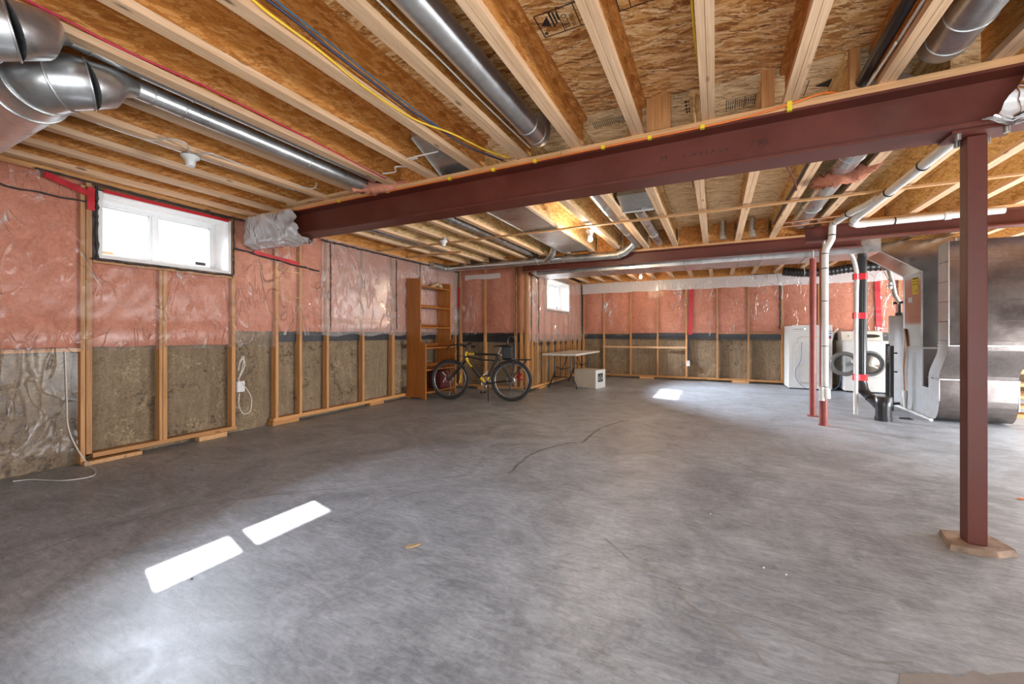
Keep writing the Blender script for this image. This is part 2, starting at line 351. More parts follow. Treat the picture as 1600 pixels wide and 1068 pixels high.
def islands(mb):
    p = list(range(len(mb.v)))
    def f(a):
        while p[a] != a: p[a] = p[p[a]]; a = p[a]
        return a
    key = {}
    for i, v in enumerate(mb.v):
        k = tuple(round(c, 5) for c in v)
        if k in key: p[f(i)] = f(key[k])
        else: key[k] = i
    for q in mb.f:
        for i in q[1:]: p[f(i)] = f(q[0])
    out = {}
    for q, sm in zip(mb.f, mb.sm): out.setdefault(f(q[0]), []).append((q, sm))
    res = []
    for fs in out.values():
        idx = sorted({i for q, _ in fs for i in q}); mp_ = {a: b for b, a in enumerate(idx)}
        m = MB(); m.v = [mb.v[i] for i in idx]; m.f = [[mp_[i] for i in q] for q, _ in fs]; m.sm = [sm for _, sm in fs]; res.append(m)
    return res
def part(name, mb, mat, parent, bevel=0, label=None):
    if name in SPLIT:
        isl = islands(mb)
        if len(isl) > 1:
            for m in isl: o = part1(name, m, mat, parent, bevel, label)
            return o
    o = part1(name, mb, mat, parent, bevel, label)
    if name in STUFF: o['kind'] = 'stuff'
    return o
def part1(name, mb, mat, parent, bevel=0, label=None):
    """a child built in world coordinates (or in local ones when the thing is flagged local)"""
    me = mb.mesh(name, mat); loc = (0, 0, 0)
    if parent is not None and parent.parent is None and parent.type == 'EMPTY' and not parent.get('loc_'): loc = tuple(-c for c in parent.location)
    o = link(name, me, parent, loc)
    if bevel:
        b = o.modifiers.new('bevel', 'BEVEL'); b.width = bevel; b.segments = 2; b.limit_method = 'ANGLE'
    if label: o['label'] = label
    return o
LOCALS = []
def thing(name, label, cat, loc, rotz=0, group=None, local=False):
    o = bpy.data.objects.new(name, None); COL.objects.link(o); o.location = loc; o.rotation_euler = (0, 0, rotz)
    o.empty_display_size = .1
    o['label'] = label; o['category'] = cat
    if group: o['group'] = group
    if local: o['loc_'] = 1; LOCALS.append(o)
    return o
def single(name, mb, mat, label, cat, group=None, bevel=0):
    o = part(name, mb, mat, None, bevel); o['label'] = label; o['category'] = cat
    if group: o['group'] = group
    return o
def struct(name, mb, mat):
    o = link(name, mb.mesh(name, mat)); o['kind'] = 'structure'; return o
def smooth_path(pts, n=8):
    P = [Vector(p) for p in pts]; out = []
    for i in range(len(P)-1):
        p0 = P[max(i-1, 0)]; p1 = P[i]; p2 = P[i+1]; p3 = P[min(i+2, len(P)-1)]
        for k in range(n):
            t = k/n; out.append(.5*((2*p1)+(p2-p0)*t+(2*p0-5*p1+4*p2-p3)*t*t+(3*p1-p0-3*p2+p3)*t*t*t))
    out.append(P[-1]); return out
def elbow(a, b, c, r, n=6):
    """points round the corner b with radius r"""
    a, b, c = Vector(a), Vector(b), Vector(c); d1 = (a-b).normalized()*r; d2 = (c-b).normalized()*r
    return [(b+d1)*(1-t)**2+b*2*t*(1-t)+(b+d2)*t*t for t in [i/n for i in range(n+1)]]
def textmesh(s, size, mat, mtx, name, parent, extrude=0.0):
    cu = bpy.data.curves.new('t', 'FONT'); cu.body = s; cu.size = size; cu.extrude = extrude; cu.resolution_u = 2
    to = bpy.data.objects.new('t', cu); COL.objects.link(to)
    dg = bpy.context.evaluated_depsgraph_get(); me = bpy.data.meshes.new_from_object(to.evaluated_get(dg))
    bpy.data.objects.remove(to); bpy.data.curves.remove(cu)
    me.transform(mtx); me.materials.clear(); me.materials.append(M[mat])
    loc = (0, 0, 0)
    if parent.parent is None and parent.type == 'EMPTY' and not parent.get('loc_'): loc = tuple(-c for c in parent.location)
    return link(name, me, parent, loc)
def N(p): return noise.noise(Vector(p))

# ------------------------------------------------------------------ floor
NEAR, FAR, LEFT, RIGHT = -1.8, 11.05, -5.06, 5.6
ZJ, ZS = 2.53, 2.83        # joist underside, subfloor underside
b = MB().box(-5.3, NEAR-.1, -.12, RIGHT+.1, FAR+.2, 0); floor = struct('floor', b, 'floor')
def ribbon(pts, wd, z=.0008):
    P = smooth_path([(x, y, 0) for x, y in pts], 10); mb = MB(); vs = []
    for i, p in enumerate(P):
        t = (P[min(i+1, len(P)-1)]-P[max(i-1, 0)]).normalized(); n = Vector((-t.y, t.x, 0))
        j = N((p.x*7, p.y*7, 3))*.02; w2 = wd*(.5+.5*N((p.x*13, p.y*13, 9)))*.5+.0015
        vs += [(p.x+n.x*(j+w2), p.y+n.y*(j+w2), z), (p.x+n.x*(j-w2), p.y+n.y*(j-w2), z)]
    return mb.add(vs, [(2*i, 2*i+1, 2*i+3, 2*i+2) for i in range(len(P)-1)])
for pts, wd, m in (([(-3.208,.695),(-3.133,1.498),(-2.132,2.499),(-1.922,2.714),(-1.519,2.998),(-1.347,2.843),(-.986,2.683),(-.887,2.559)], .02, 'crack'),
                   ([(-1.519,2.998),(-1.571,3.6),(-1.40,4.1),(-1.267,4.235),(-1.247,4.974),(-1.022,5.63)], .045, 'crackdark'),
                   ([(-.558,2.299),(-.407,2.152),(-.182,2.049),(-.092,1.892),(.071,1.787),(.163,1.664)], .016, 'crack'),
                   ([(-.2,2.0),(.1,1.95),(.4,1.85),(.62,1.9)], .008, 'crack'), ([(.9,4.6),(.2,5.2),(-.6,5.6)], .012, 'crack')):
    part('crack', ribbon(pts, wd), m, floor)
pp = [(.50, 1.70), (.543, 1.777), (.56, 1.825), (.61, 1.85), (.684, 1.887), (.733, 1.894), (.755, 1.915), (.788, 1.953), (.82, 1.948), (.858, 1.973), (.935, 2.018), (1.0, 1.95), (.8, 1.70)]
part('mortar_patch', MB().add([(x, y, .0014) for x, y in pp], [tuple(range(len(pp)))]), 'mortar', floor)

# ------------------------------------------------------------------ ceiling: subfloor sheets, joists
ceil = struct('ceiling', MB().box(-5.3, NEAR-.1, ZS+.02, RIGHT+.1, 7.8, ZS+.1).box(-3.74, 7.8, ZS+.02, RIGHT+.1, FAR+.2, ZS+.1), 'woodX')
sheets = {}
r0 = random.Random(5)
y = NEAR; row = 0
while y < FAR:
    x = -5.3-(row % 2)*1.2
    while x < RIGHT:
        x0, x1, y1 = max(x, -5.3 if y < 7.5 else -3.74), min(x+2.44, RIGHT), min(y+1.22, FAR+.1)
        if x1-x0 > .05:
            mb = MB().box(x0+.0015, y+.0015, ZS-r0.random()*.002, x1-.0015, y1-.0015, ZS+.018)
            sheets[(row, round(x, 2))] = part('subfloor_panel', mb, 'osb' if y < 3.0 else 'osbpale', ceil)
        x += 2.44
    y += 1.22; row += 1
def joist_mesh(L, gap=True, wm='web'):
    web = MB().box(-.006, 0, .036, .006, L, .262).box(-.035, 0, .262, .035, L, .30)
    fl = MB()
    if gap: fl.box(-.038, 0, 0, -.0015, L, .038).box(.0015, 0, 0, .038, L, .038).box(-.037, 0, .004, .037, L, .037)
    else: fl.box(-.038, 0, 0, .038, L, .038)
    return web.mesh('joist_web', wm), fl.mesh('joist_flange', 'flange')
def joists(xs, y0, y1, w_='web'):
    wm, fm = joist_mesh(y1-y0, True, w_)
    for x in xs:
        j = link('floor_joist', wm, ceil, (x, y0, ZJ)); link('bottom_flange', fm, j)
front_x = [-.041+.443*k for k in range(-10, 13)]
back_x = [-.132+.4315*k for k in range(-10, 14)]
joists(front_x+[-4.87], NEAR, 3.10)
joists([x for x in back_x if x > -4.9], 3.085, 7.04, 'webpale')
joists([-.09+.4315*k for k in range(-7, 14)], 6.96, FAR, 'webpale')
# stamps printed on the sheathing
DOWN = Matrix(((0, -1, 0, 0), (-1, 0, 0, 0), (0, 0, -1, 0), (0, 0, 0, 1)))
def near_sheet(x, yy):
    best = min(sheets.values(), key=lambda o: (sum((Vector(c) for c in o.bound_box), Vector())/8-Vector((x, yy, ZS))).length)
    return best
def at_down(x, yy): return Matrix.Translation((x, yy, ZS-.0035))@DOWN
def stamp_frame(x0, y0, x1, y1, divs=(), t=.006):
    mb = MB(); z0, z1 = ZS-.0035, ZS-.003
    for a, b_, c, d in ((x0, y0, x1, y0+t), (x0, y1-t, x1, y1), (x0, y0, x0+t, y1), (x1-t, y0, x1, y1)): mb.box(a, b_, z0, c, d, z1)
    for q in divs: mb.box(q, y0, z0, q+t*.7, y1, z1)
    return mb
sh = near_sheet(-.75, 2.1)
mb = stamp_frame(-.865, 1.99, -.60, 2.165, (-.745, -.655))
for i in range(3): mb.box(-.80+i*.018+.012, 2.0+i*.01, ZS-.0035, -.79+i*.018+.012, 2.11-i*.02, ZS-.003)
mb.add([(-.85, 2.07, ZS-.0035), (-.80, 2.02, ZS-.0035), (-.80, 2.10, ZS-.0035)], [(0, 1, 2)])
mb.torus((-.845, 2.135, ZS-.003), (0, 0, 1), .008, .003, 12, 4)
part('printed_stamp', mb, 'ink', sh)
textmesh('TECO', .042, 'ink', at_down(-.705, 2.15), 'printed_stamp', sh)
textmesh('TESTED', .028, 'ink', at_down(-.672, 2.15), 'printed_stamp', sh)
rr = random.Random(8)
def scribble_rows(x0, y0, x1, y1, rows, along='x'):
    """illegible rows of small printed marks, as they read in the photograph"""
    mb = MB()
    for i in range(rows):
        t = i/rows
        if along == 'y':
            xx = x0+(x1-x0)*t; q = y0
            while q < y1-.01:
                l = rr.uniform(.008, .03); mb.box(xx, q, ZS-.0035, xx+(x1-x0)/rows*.4, q+l, ZS-.003); q += l+rr.uniform(.004, .008)
        else:
            yy = y0+(y1-y0)*t; q = x0
            while q < x1-.01:
                l = rr.uniform(.006, .02); mb.box(q, yy, ZS-.0035, q+l, yy+(y1-y0)/rows*.55, ZS-.003); q += l+rr.uniform(.004, .008)
    return mb
for a in ((.07, 3.34, .35, 3.46, 20, 'y'), (-.62, 3.30, -.88, 3.20, 18, 'y'), (-.06, 3.40, -.2, 3.2, 4, 'x')):
    part('printed_stamp', scribble_rows(min(a[0], a[2]), min(a[1], a[3]), max(a[0], a[2]), max(a[1], a[3]), a[4], a[5]), 'ink', near_sheet(a[0], a[1]))
part('printed_stamp', stamp_frame(.07, 3.32, .35, 3.49, (.13, .19, .25, .30), .004), 'ink', near_sheet(.1, 3.4))
part('printed_stamp', stamp_frame(-.45, 2.0, -.26, 2.16, (-.39,)), 'ink', near_sheet(-.4, 2.1))
mb = MB().add([(-.37, 2.10, ZS-.0035), (-.33, 2.02, ZS-.0035), (-.31, 2.12, ZS-.0035)], [(0, 1, 2)]); part('printed_stamp', mb, 'ink', near_sheet(-.4, 2.1))
mb = MB().add([(.60, 3.40, ZS-.0035), (.69, 3.34, ZS-.0035), (.69, 3.45, ZS-.0035)], [(0, 1, 2)]).box(.555, 3.3, ZS-.0035, .56, 3.5, ZS-.003).box(.47, 3.36, ZS-.0035, .52, 3.5, ZS-.003)
part('printed_stamp', mb, 'ink', near_sheet(.6, 3.4))
for (x, yy, s) in ((-.23, 4.6, .05), (.52, 4.2, .03), (-2.9, 4.6, .04), (-3.3, 4.4, .04), (-3.9, 4.5, .04)):
    part('printed_stamp', scribble_rows(x, yy, x+s, yy+.5, 2, 'y'), 'ink', near_sheet(x, yy))
# blocking boards over the near beam
for x, wd in ((-.36, .16), (.30, .07), (.735, .05), (-.995, .05), (-.563, .03)):
    part('blocking', MB().box(x-wd/2, 3.05, ZJ, x+wd/2, 3.09, ZS), 'woodZ', ceil)
for x in front_x[1:5]: part('blocking', MB().box(x+.04, 2.99, ZJ, x+.40, 3.02, ZS), 'web', ceil)
for x in back_x[2:24]: part('blocking', MB().box(x+.04, 6.97, ZJ, x+.39, 7.0, ZS), 'web', ceil)

# ------------------------------------------------------------------ framed walls
def wallmap(kind):
    return {'left': lambda s, d, z: (-4.95-d, s, z), 'middle': lambda s, d, z: (s, 7.35+d, z),
            'rear': lambda s, d, z: (-3.30-d, s, z), 'back': lambda s, d, z: (s, 10.93+d, z)}[kind]
def mbox(mp, mb, s0, d0, z0, s1, d1, z1):
    a = mp(s0, d0, z0); c = mp(s1, d1, z1); return mb.box(*a, *c)
def batt(mp, wall, s0, s1, z0, z1, seed):
    nx, nz = 7, 16; mb = MB(); vs = []
    for j in range(nz+1):
        for i in range(nx+1):
            u, v = i/nx, j/nz
            e = min(u, 1-u, (v*2.5 if v < .4 else 1), ((1-v)*4))*4; e = min(1, e)
            d = .055-.045*e+.014*N((u*3+seed, v*6, seed*1.7))
            vs.append(mp(s0+(s1-s0)*u, max(d, .004), z0+(z1-z0)*v+(.012*N((u*5, seed, 0)) if j == 0 else 0)))
    fs = [(j*(nx+1)+i, j*(nx+1)+i+1, (j+1)*(nx+1)+i+1, (j+1)*(nx+1)+i) for j in range(nz) for i in range(nx)]
    mb.add(vs, fs, True)
    o = len(vs); vb = [mp(s0, .10, z0), mp(s1, .10, z0), mp(s1, .055, z0), mp(s0, .055, z0)]
    mb.add(vb, [(0, 1, 2, 3)])
    part('insulation_batt', mb, 'batt', wall)
def film(mp, wall, s0, s1, z0, z1, mat='poly', name='poly_sheet', hole=None, seed=0, amp=.007, off=-.006, step=.035, ragged=.03):
    ns, nz = max(2, int((s1-s0)/step)), max(2, int((z1-z0)/step)); mb = MB(); vs = []
    for j in range(nz+1):
        for i in range(ns+1):
            s = s0+(s1-s0)*i/ns; z = z0+(z1-z0)*j/nz
            if j == 0: z += ragged*N((s*3, seed, 1))
            q = N((s*2.2+z*1.1, z*2.2-s*.6, seed)); q2 = N((s*7-z*4, z*5+s*2, seed+5)); q3 = N((s*16+z*9, z*4, seed+9))
            d = off-amp*(1-abs(q)*2.2)*.6-amp*.5*(1-abs(q2)*2)-amp*.35*(1-abs(q3)*2)
            if j < nz*.18: d -= .016*math.sin(PI*min(1, j/(nz*.18)))*(.6+abs(q2))
            vs.append(mp(s, min(d, -.001), z))
    fs = []
    for j in range(nz):
        for i in range(ns):
            sc_ = s0+(s1-s0)*(i+.5)/ns; zc = z0+(z1-z0)*(j+.5)/nz
            if hole and hole[0] < sc_ < hole[1] and hole[2] < zc < hole[3]: continue
            fs.append((j*(ns+1)+i, j*(ns+1)+i+1, (j+1)*(ns+1)+i+1, (j+1)*(ns+1)+i))
    mb.add(vs, fs, True); return part(name, mb, mat, wall)
def bead(mp, wall, pts, r=.006, seed=0, wob=.012, mat='seal', name='sealant_bead'):
    P = []; 
    for (s0, z0), (s1, z1) in zip(pts[:-1], pts[1:]):
        n = max(2, int(math.hypot(s1-s0, z1-z0)/.035))
        P += [(s0+(s1-s0)*k/n, z0+(z1-z0)*k/n) for k in range(n)]
    P.append(pts[-1])
    Q = [mp(s+wob*N((s*9, z*9, seed)), -.022, z+wob*N((z*9, s*9, seed+4))) for s, z in P]
    R = [r*(1+.9*N((i*.9, seed, 2))) for i in range(len(Q))]
    mb = MB().tube(Q, [max(.002, q) for q in R], 6); return part(name, mb, mat, wall)
def tape(mp, wall, s0, z0, s1, z1, wd=.055):
    a = Vector((s0, z0)); b_ = Vector((s1, z1)); d = (b_-a).normalized(); n = Vector((-d.y, d.x))*wd/2; L = (b_-a).length; k = max(2, int(L/.06)); mb = MB(); vs = []
    for i in range(k+1):
        p = a+d*L*i/k; jit = .006*N((i*.7, s0, z0))
        for q in (p-n, p+n): vs.append(mp(q.x+jit, -.026-.006*abs(N((i*.8, q.x, q.y))), q.y))
    for i in range(k+1):
        p = a+d*L*i/k
        for q in (p-n, p+n): vs.append(mp(q.x, -.020, q.y))
    m2 = 2*(k+1)
    fs = [(2*i, 2*i+1, 2*i+3, 2*i+2) for i in range(k)]+[(m2+2*i, m2+2*i+2, m2+2*i+3, m2+2*i+1) for i in range(k)]
    part('red_tape', mb.add(vs, fs), 'redtape', wall)
def stud(mp, wall, s, z0=.08, z1=2.50, wd=.038, mat='woodZ'):
    part('stud', mbox(mp, MB(), s-wd/2, 0, z0, s+wd/2, .088, z1), mat, wall)
def concrete(mp, name, s0, s1, hole=None, d0=.11, d1=.45, z1=2.84):
    mb = MB()
    if hole:
        a, b_, c, d = hole
        mbox(mp, mb, s0, d0, 0, s1, d1, c); mbox(mp, mb, s0, d0, d, s1, d1, z1)
        mbox(mp, mb, s0, d0, c, a, d1, d); mbox(mp, mb, b_, d0, c, s1, d1, d)
    else: mbox(mp, mb, s0, d0, 0, s1, d1, z1)
    return struct(name, mb, 'concrete')
def window(mp, name, s0, s1, z0, z1, mullion, dep=.25):
    """reveal boards, frame, mullion, two panes, exterior opening, window well"""
    fr = MB(); t = .04
    mbox(mp, fr, s0, dep-.02, z0, s0+t, dep+.05, z1); mbox(mp, fr, s1-t, dep-.02, z0, s1, dep+.05, z1)
    mbox(mp, fr, s0+t, dep-.02, z0, s1-t, dep+.05, z0+t); mbox(mp, fr, s0+t, dep-.02, z1-t, s1-t, dep+.05, z1)
    wo = struct(name, fr, 'vinyl')
    mu = MB(); mbox(mp, mu, mullion-.022, dep-.012, z0+t, mullion+.022, dep+.045, z1-t); part('mullion', mu, 'vinyl', wo)
    for a, b_ in ((s0+t, mullion-.022), (mullion+.022, s1-t)):
        sa = MB(); q = .018
        mbox(mp, sa, a, dep, z0+t, a+q, dep+.03, z1-t); mbox(mp, sa, b_-q, dep, z0+t, b_, dep+.03, z1-t)
        mbox(mp, sa, a+q, dep, z0+t, b_-q, dep+.03, z0+t+q); mbox(mp, sa, a+q, dep, z1-t-q, b_-q, dep+.03, z1-t)
        s = part('sash', sa, 'vinyl', wo)
        part('pane', mbox(mp, MB(), a+q, dep+.012, z0+t+q, b_-q, dep+.016, z1-t-q), 'glass', s)
    e = .03
    part('sill_board', mbox(mp, MB(), s0-e, -.012, z0-.03, s1+e, dep+.04, z0), 'whitesoft', wo)
    part('head_board', mbox(mp, MB(), s0-e, -.012, z1, s1+e, dep+.04, z1+.02), 'whitesoft', wo)
    for a, b_ in ((s0-e, s0), (s1, s1+e)): part('jamb_board', mbox(mp, MB(), a, -.012, z0, b_, dep+.04, z1), 'whitesoft', wo)
    st = MB(); mbox(mp, st, s0+.055, dep-.022, z0+.045, s0+.16, dep-.0205, z0+.07); part('window_sticker', st, 'tan', wo)
    st = MB(); mbox(mp, st, s1-.20, dep-.001, z0+.062, s1-.10, dep, z0+.095); part('window_sticker', st, 'ink', wo)
    return wo
W1 = (1.66, 2.72, 1.86, 2.41); W2 = (8.36, 9.82, 1.72, 2.36)
# left wall
mp = wallmap('left'); wl = concrete(mp, 'wall_left', NEAR, 7.5, (W1[0]-.03, W1[1]+.03, W1[2]-.03, W1[3]+.02))
studs = [-1.0, -.35, .3, .85, 1.575, 2.13, 2.785, 3.305, 3.635, 4.06, 4.72, 5.40, 6.05, 6.68, 7.28]
for s in studs:
    if W1[0] < s < W1[1]: stud(mp, wl, s, .09, W1[2]-.07)
    else: stud(mp, wl, s, .09 if s > 1.4 else 1.02, 2.5)
stud(mp, wl, 1.535, .01, 2.45, .03); stud(mp, wl, 2.10, .09, W1[2]-.07, .03); stud(mp, wl, 5.37, .09, 2.5, .03)
part('bottom_plate', mbox(mp, MB(), 1.60, 0, .05, 2.82, .088, .09), 'woodY', wl)
part('bottom_plate', mbox(mp, MB(), 3.26, 0, .045, 7.34, .088, .09), 'woodY', wl)
part('shim_block', mbox(mp, MB(), 1.53, -.05, .0, 1.93, .06, .035), 'plateX', wl, .003)
part('shim_block', mbox(mp, MB(), 2.42, -.03, .0, 2.70, .06, .05), 'plateX', wl, .003)
part('shim_block', mbox(mp, MB(), 3.24, -.015, .0, 3.60, .088, .045), 'woodY', wl, .003)
part('shim_block', mbox(mp, MB(), 4.85, -.012, .0, 5.15, .07, .045), 'woodY', wl, .003)
part('shim_block', mbox(mp, MB(), 6.35, -.012, .0, 6.6, .07, .045), 'woodY', wl, .003)
part('top_plate', mbox(mp, MB(), NEAR, 0, 2.49, 7.34, .088, 2.528), 'woodY', wl)
part('rim_joist', mbox(mp, MB(), NEAR, .0, 2.53, 7.4, .035, 2.83), 'web', wl)
part('blocking', mbox(mp, MB(), NEAR, 0, .995, 1.52, .07, 1.025), 'woodY', wl)
part('blocking', mbox(mp, MB(), 1.60, .0, W1[2]-.075, 2.78, .08, W1[2]-.035), 'woodY', wl)
for s0, s1, z in ((3.33, 3.62, 1.95), (3.33, 3.62, 1.62)): part('blocking', mbox(mp, MB(), s0, 0, z, s1, .05, z+.015), 'woodY', wl)
bays = sorted(studs); sd = 0
for a, b_ in zip(bays[:-1], bays[1:]):
    sd += 1; zb = 1.02 if b_ < 3.3 else 1.17
    zt = W1[2]-.075 if (a >= 1.5 and b_ < 2.9) else 2.49
    batt(mp, wl, a+.02, b_-.02, zb+.01, zt, sd)
mb = MB(); mbox(mp, mb, 3.32, .07, 1.045, 7.35, .105, 1.19); part('membrane_strip', mb, 'membrane', wl)
film(mp, wl, NEAR, 3.27, 1.0, 2.50, hole=(W1[0]-.03, W1[1]+.03, W1[2]-.03, W1[3]+.05), seed=1)
film(mp, wl, 3.95, 7.34, 1.13, 2.50, mat='polymilky', seed=2)
film(mp, wl, 3.27, 3.95, 1.13, 2.50, seed=3)
film(mp, wl, -1.7, 1.5, .05, 1.03, seed=12, name='poly_sheet', amp=.004)
def rbead(pts, **k): bead(mp, wl, pts, **k)
rbead([(W1[0]-.045, 2.46), (W1[0]-.045, W1[2]-.06)], r=.012, seed=1)
rbead([(W1[0]-.08, W1[2]-.05), (W1[1]+.04, W1[2]-.05)], r=.009, seed=2)
rbead([(W1[1]+.055, W1[2]-.04), (W1[1]+.055, 2.46)], r=.008, seed=3)
rbead([(NEAR, 2.28), (.6, 2.36), (1.1, 2.30), (1.58, 2.30)], r=.007, seed=4)
rbead([(W1[1]+.07, 2.13), (3.2, 2.08), (3.9, 2.02)], r=.010, seed=5)
for s, z in ((4.07, 1.2), (5.42, 1.2), (6.05, 1.2)): rbead([(s+.02, 2.44), (s+.02, z)], r=.007, seed=s)
rbead([(3.95, 2.46), (7.3, 2.46)], r=.011, seed=8)
rbead([(1.25, 2.492), (3.1, 2.462)], r=.008, wob=.003, seed=9)
for a in ((1.58, 2.24, 1.58, 2.44), (1.30, 2.46, 1.60, 2.37), (W1[0], 2.435, W1[1], 2.425), (3.05, 2.15, 2.98, 2.46), (3.0, 2.12, 3.6, 2.07), (2.9, 2.44, 3.1, 2.44)):
    tape(mp, wl, *a, wd=.05 if a[0] != W1[0] else .03)
win1 = window(mp, 'window_1', *W1, 2.145)
# middle wall facing the camera
mp = wallmap('middle'); wm_ = concrete(mp, 'wall_middle', -5.06, -3.41)
ms = [-4.90, -4.29, -3.58, -3.33]
for s in ms: stud(mp, wm_, s, .09, 2.5)
stud(mp, wm_, -3.45, .09, 2.5, .05)
part('bottom_plate', mbox(mp, MB(), -4.95, 0, .05, -3.3, .088, .09), 'woodX', wm_)
part('shim_block', mbox(mp, MB(), -4.45, -.02, 0, -4.2, .07, .05), 'woodX', wm_, .003)
part('top_plate', mbox(mp, MB(), -4.95, 0, 2.49, -3.3, .088, 2.528), 'woodX', wm_)
for i, (a, b_) in enumerate(zip(ms[:-1], ms[1:])): batt(mp, wm_, a+.02, b_-.02, 1.17, 2.49, 40+i)
mb = MB(); mbox(mp, mb, -4.95, .07, .98, -3.4, .105, 1.17); part('membrane_strip', mb, 'membrane', wm_)
film(mp, wm_, -4.93, -3.30, 1.13, 2.50, seed=22, amp=.010)
film(mp, wm_, -4.75, -3.9, 2.28, 2.38, mat='polyband', name='white_poly_strip', seed=3, off=-.026, amp=.004)
bead(mp, wm_, [(-3.56, 2.46), (-3.56, 1.1)], r=.008, seed=11)
tape(mp, wm_, -4.97+.06, 1.7, -4.97+.06, 2.15, .035)
# rear left wall with window 2
mp = wallmap('rear'); wr = concrete(mp, 'wall_rear_left', 7.45, 11.45, (W2[0]-.03, W2[1]+.03, W2[2]-.03, W2[3]+.02))
rs = [7.39, 7.60, 7.86, 8.30, 8.74, 9.16, 9.52, 9.90, 10.1, 10.46, 10.88]
for s in rs:
    if W2[0]-.02 < s < W2[1]: stud(mp, wr, s, .09, W2[2]-.07)
    else: stud(mp, wr, s, .09, 2.5)
part('bottom_plate', mbox(mp, MB(), 7.35, 0, .05, 10.9, .088, .09), 'woodY', wr)
part('shim_block', mbox(mp, MB(), 7.9, -.02, 0, 8.3, .07, .05), 'woodY', wr, .003)
part('top_plate', mbox(mp, MB(), 7.35, 0, 2.49, 10.9, .088, 2.528), 'woodY', wr)
for i, (a, b_) in enumerate(zip(rs[:-1], rs[1:])):
    zt = W2[2]-.075 if (a > 8.2 and b_ < 10.0) else 2.49
    batt(mp, wr, a+.02, b_-.02, 1.02, zt, 60+i)
mb = MB(); mbox(mp, mb, 7.45, .07, .90, 10.9, .105, 1.03); part('membrane_strip', mb, 'membrane', wr)
film(mp, wr, 7.35, 10.9, .98, 2.50, mat='polymilky', hole=(W2[0]-.03, W2[1]+.03, W2[2]-.03, W2[3]+.05), seed=31)
for s in (7.47, 7.85): bead(mp, wr, [(s, 2.4), (s, 1.0)], r=.008, seed=s)
bead(mp, wr, [(7.4, 2.36), (7.85, 2.28)], r=.008, seed=5)
tape(mp, wr, 7.42, 2.42, 7.42, 2.3, .08)
win2 = window(mp, 'window_2', *W2, 9.09)
# back wall
mp = wallmap('back'); wb = concrete(mp, 'wall_back', -3.5, RIGHT+.2, None, .12, .4)
bs = [-3.25, -2.68, -1.98, -1.31, -.64, .04, .69, 1.35, 2.02, 2.68, 3.35, 4.0, 4.7, 5.4]
for s in bs: stud(mp, wb, s, .09, 2.5)
part('bottom_plate', mbox(mp, MB(), -3.3, 0, .05, RIGHT, .088, .09), 'woodX', wb)
part('top_plate', mbox(mp, MB(), -3.3, 0, 2.49, RIGHT, .088, 2.528), 'woodX', wb)
for s in (-1.75, .35): part('shim_block', mbox(mp, MB(), s, -.02, 0, s+.35, .07, .05), 'plateX', wb, .003)
part('mid_rail', mbox(mp, MB(), -2.70, -.022, .785, -.63, 0, .83), 'palX', wb)
for i, (a, b_) in enumerate(zip(bs[:-1], bs[1:])):
    batt(mp, wb, a+.02, b_-.02, 1.17, 2.49, 80+i)
    if i in (0, 1, 5, 6): part('nailer', mbox(mp, MB(), a+.02, .0, 1.145, b_-.02, .05, 1.175), 'woodX', wb)
part('rim_joist', mbox(mp, MB(), -3.3, .0, 2.53, RIGHT, .035, 2.83), 'web', wb)
mb = MB(); mbox(mp, mb, -3.3, .07, 1.02, RIGHT, .115, 1.165); part('membrane_strip', mb, 'membrane', wb)
film(mp, wb, -3.28, RIGHT-.05, 1.10, 2.50, seed=41, amp=.011, step=.045)
film(mp, wb, -3.26, RIGHT-.05, 2.235, 2.50, mat='polyband', name='white_poly_strip', seed=43, off=-.030, amp=.006, step=.06)
bead(mp, wb, [(-3.25, 2.47), (-3.25, 1.15)], r=.010, seed=1); bead(mp, wb, [(1.30, 2.45), (1.30, 1.25)], r=.012, seed=2, wob=.02)
bead(mp, wb, [(-3.2, 2.50), (-1, 2.47), (.4, 2.49), (1.2, 2.51)], r=.009, seed=3)
tape(mp, wb, -.52, 2.44, -.55, 1.13, .09); tape(mp, wb, 2.98, 2.5, 3.02, 1.15, .09); tape(mp, wb, 2.55, 2.46, 3.1, 2.47, .10)
# right and near walls, outside the frame
struct('wall_right', MB().box(RIGHT, NEAR, 0, RIGHT+.2, FAR+.2, ZS), 'concrete')
struct('wall_near', MB().box(-5.3, NEAR-.2, 0, RIGHT+.2, NEAR, ZS), 'concrete')
# outside: window wells
def well(x, y0, y1, zb, top):
    mb = MB().box(x-1.15, y0-.7, zb-.4, x-1.09, y1+.9, top).box(x-1.15, y0-.76, zb-.4, x, y0-.7, top).box(x-1.15, y1+.9, zb-.4, x, y1+.96, top)
    o = struct('trim_1' if y0 < 5 else 'trim_2', mb, 'well')
    part('gravel_bed', MB().box(x-1.09, y0-.7, zb-.4, x, y1+.9, zb-.22), 'gravel', o)
well(-5.42, W1[0], W1[1], W1[2], 2.52); well(-3.77, W2[0], W2[1], W2[2], 2.46)
# wood siding of the house wall above the openings
struct('trim_3', MB().box(-5.42, NEAR, 2.53, -5.3, 7.5, 3.6).box(-3.77, 7.85, 2.53, -3.6, 11.2, 3.6).box(-5.42, 7.6, 0, -3.75, 7.85, 3.6), 'well')
struct('trim_4', MB().box(-5.42, W1[0]-.03, 2.40, -5.34, W1[1]+.03, 2.54).box(-3.77, W2[0]-.03, 2.40, -3.70, W2[1]+.03, 2.54), 'well')


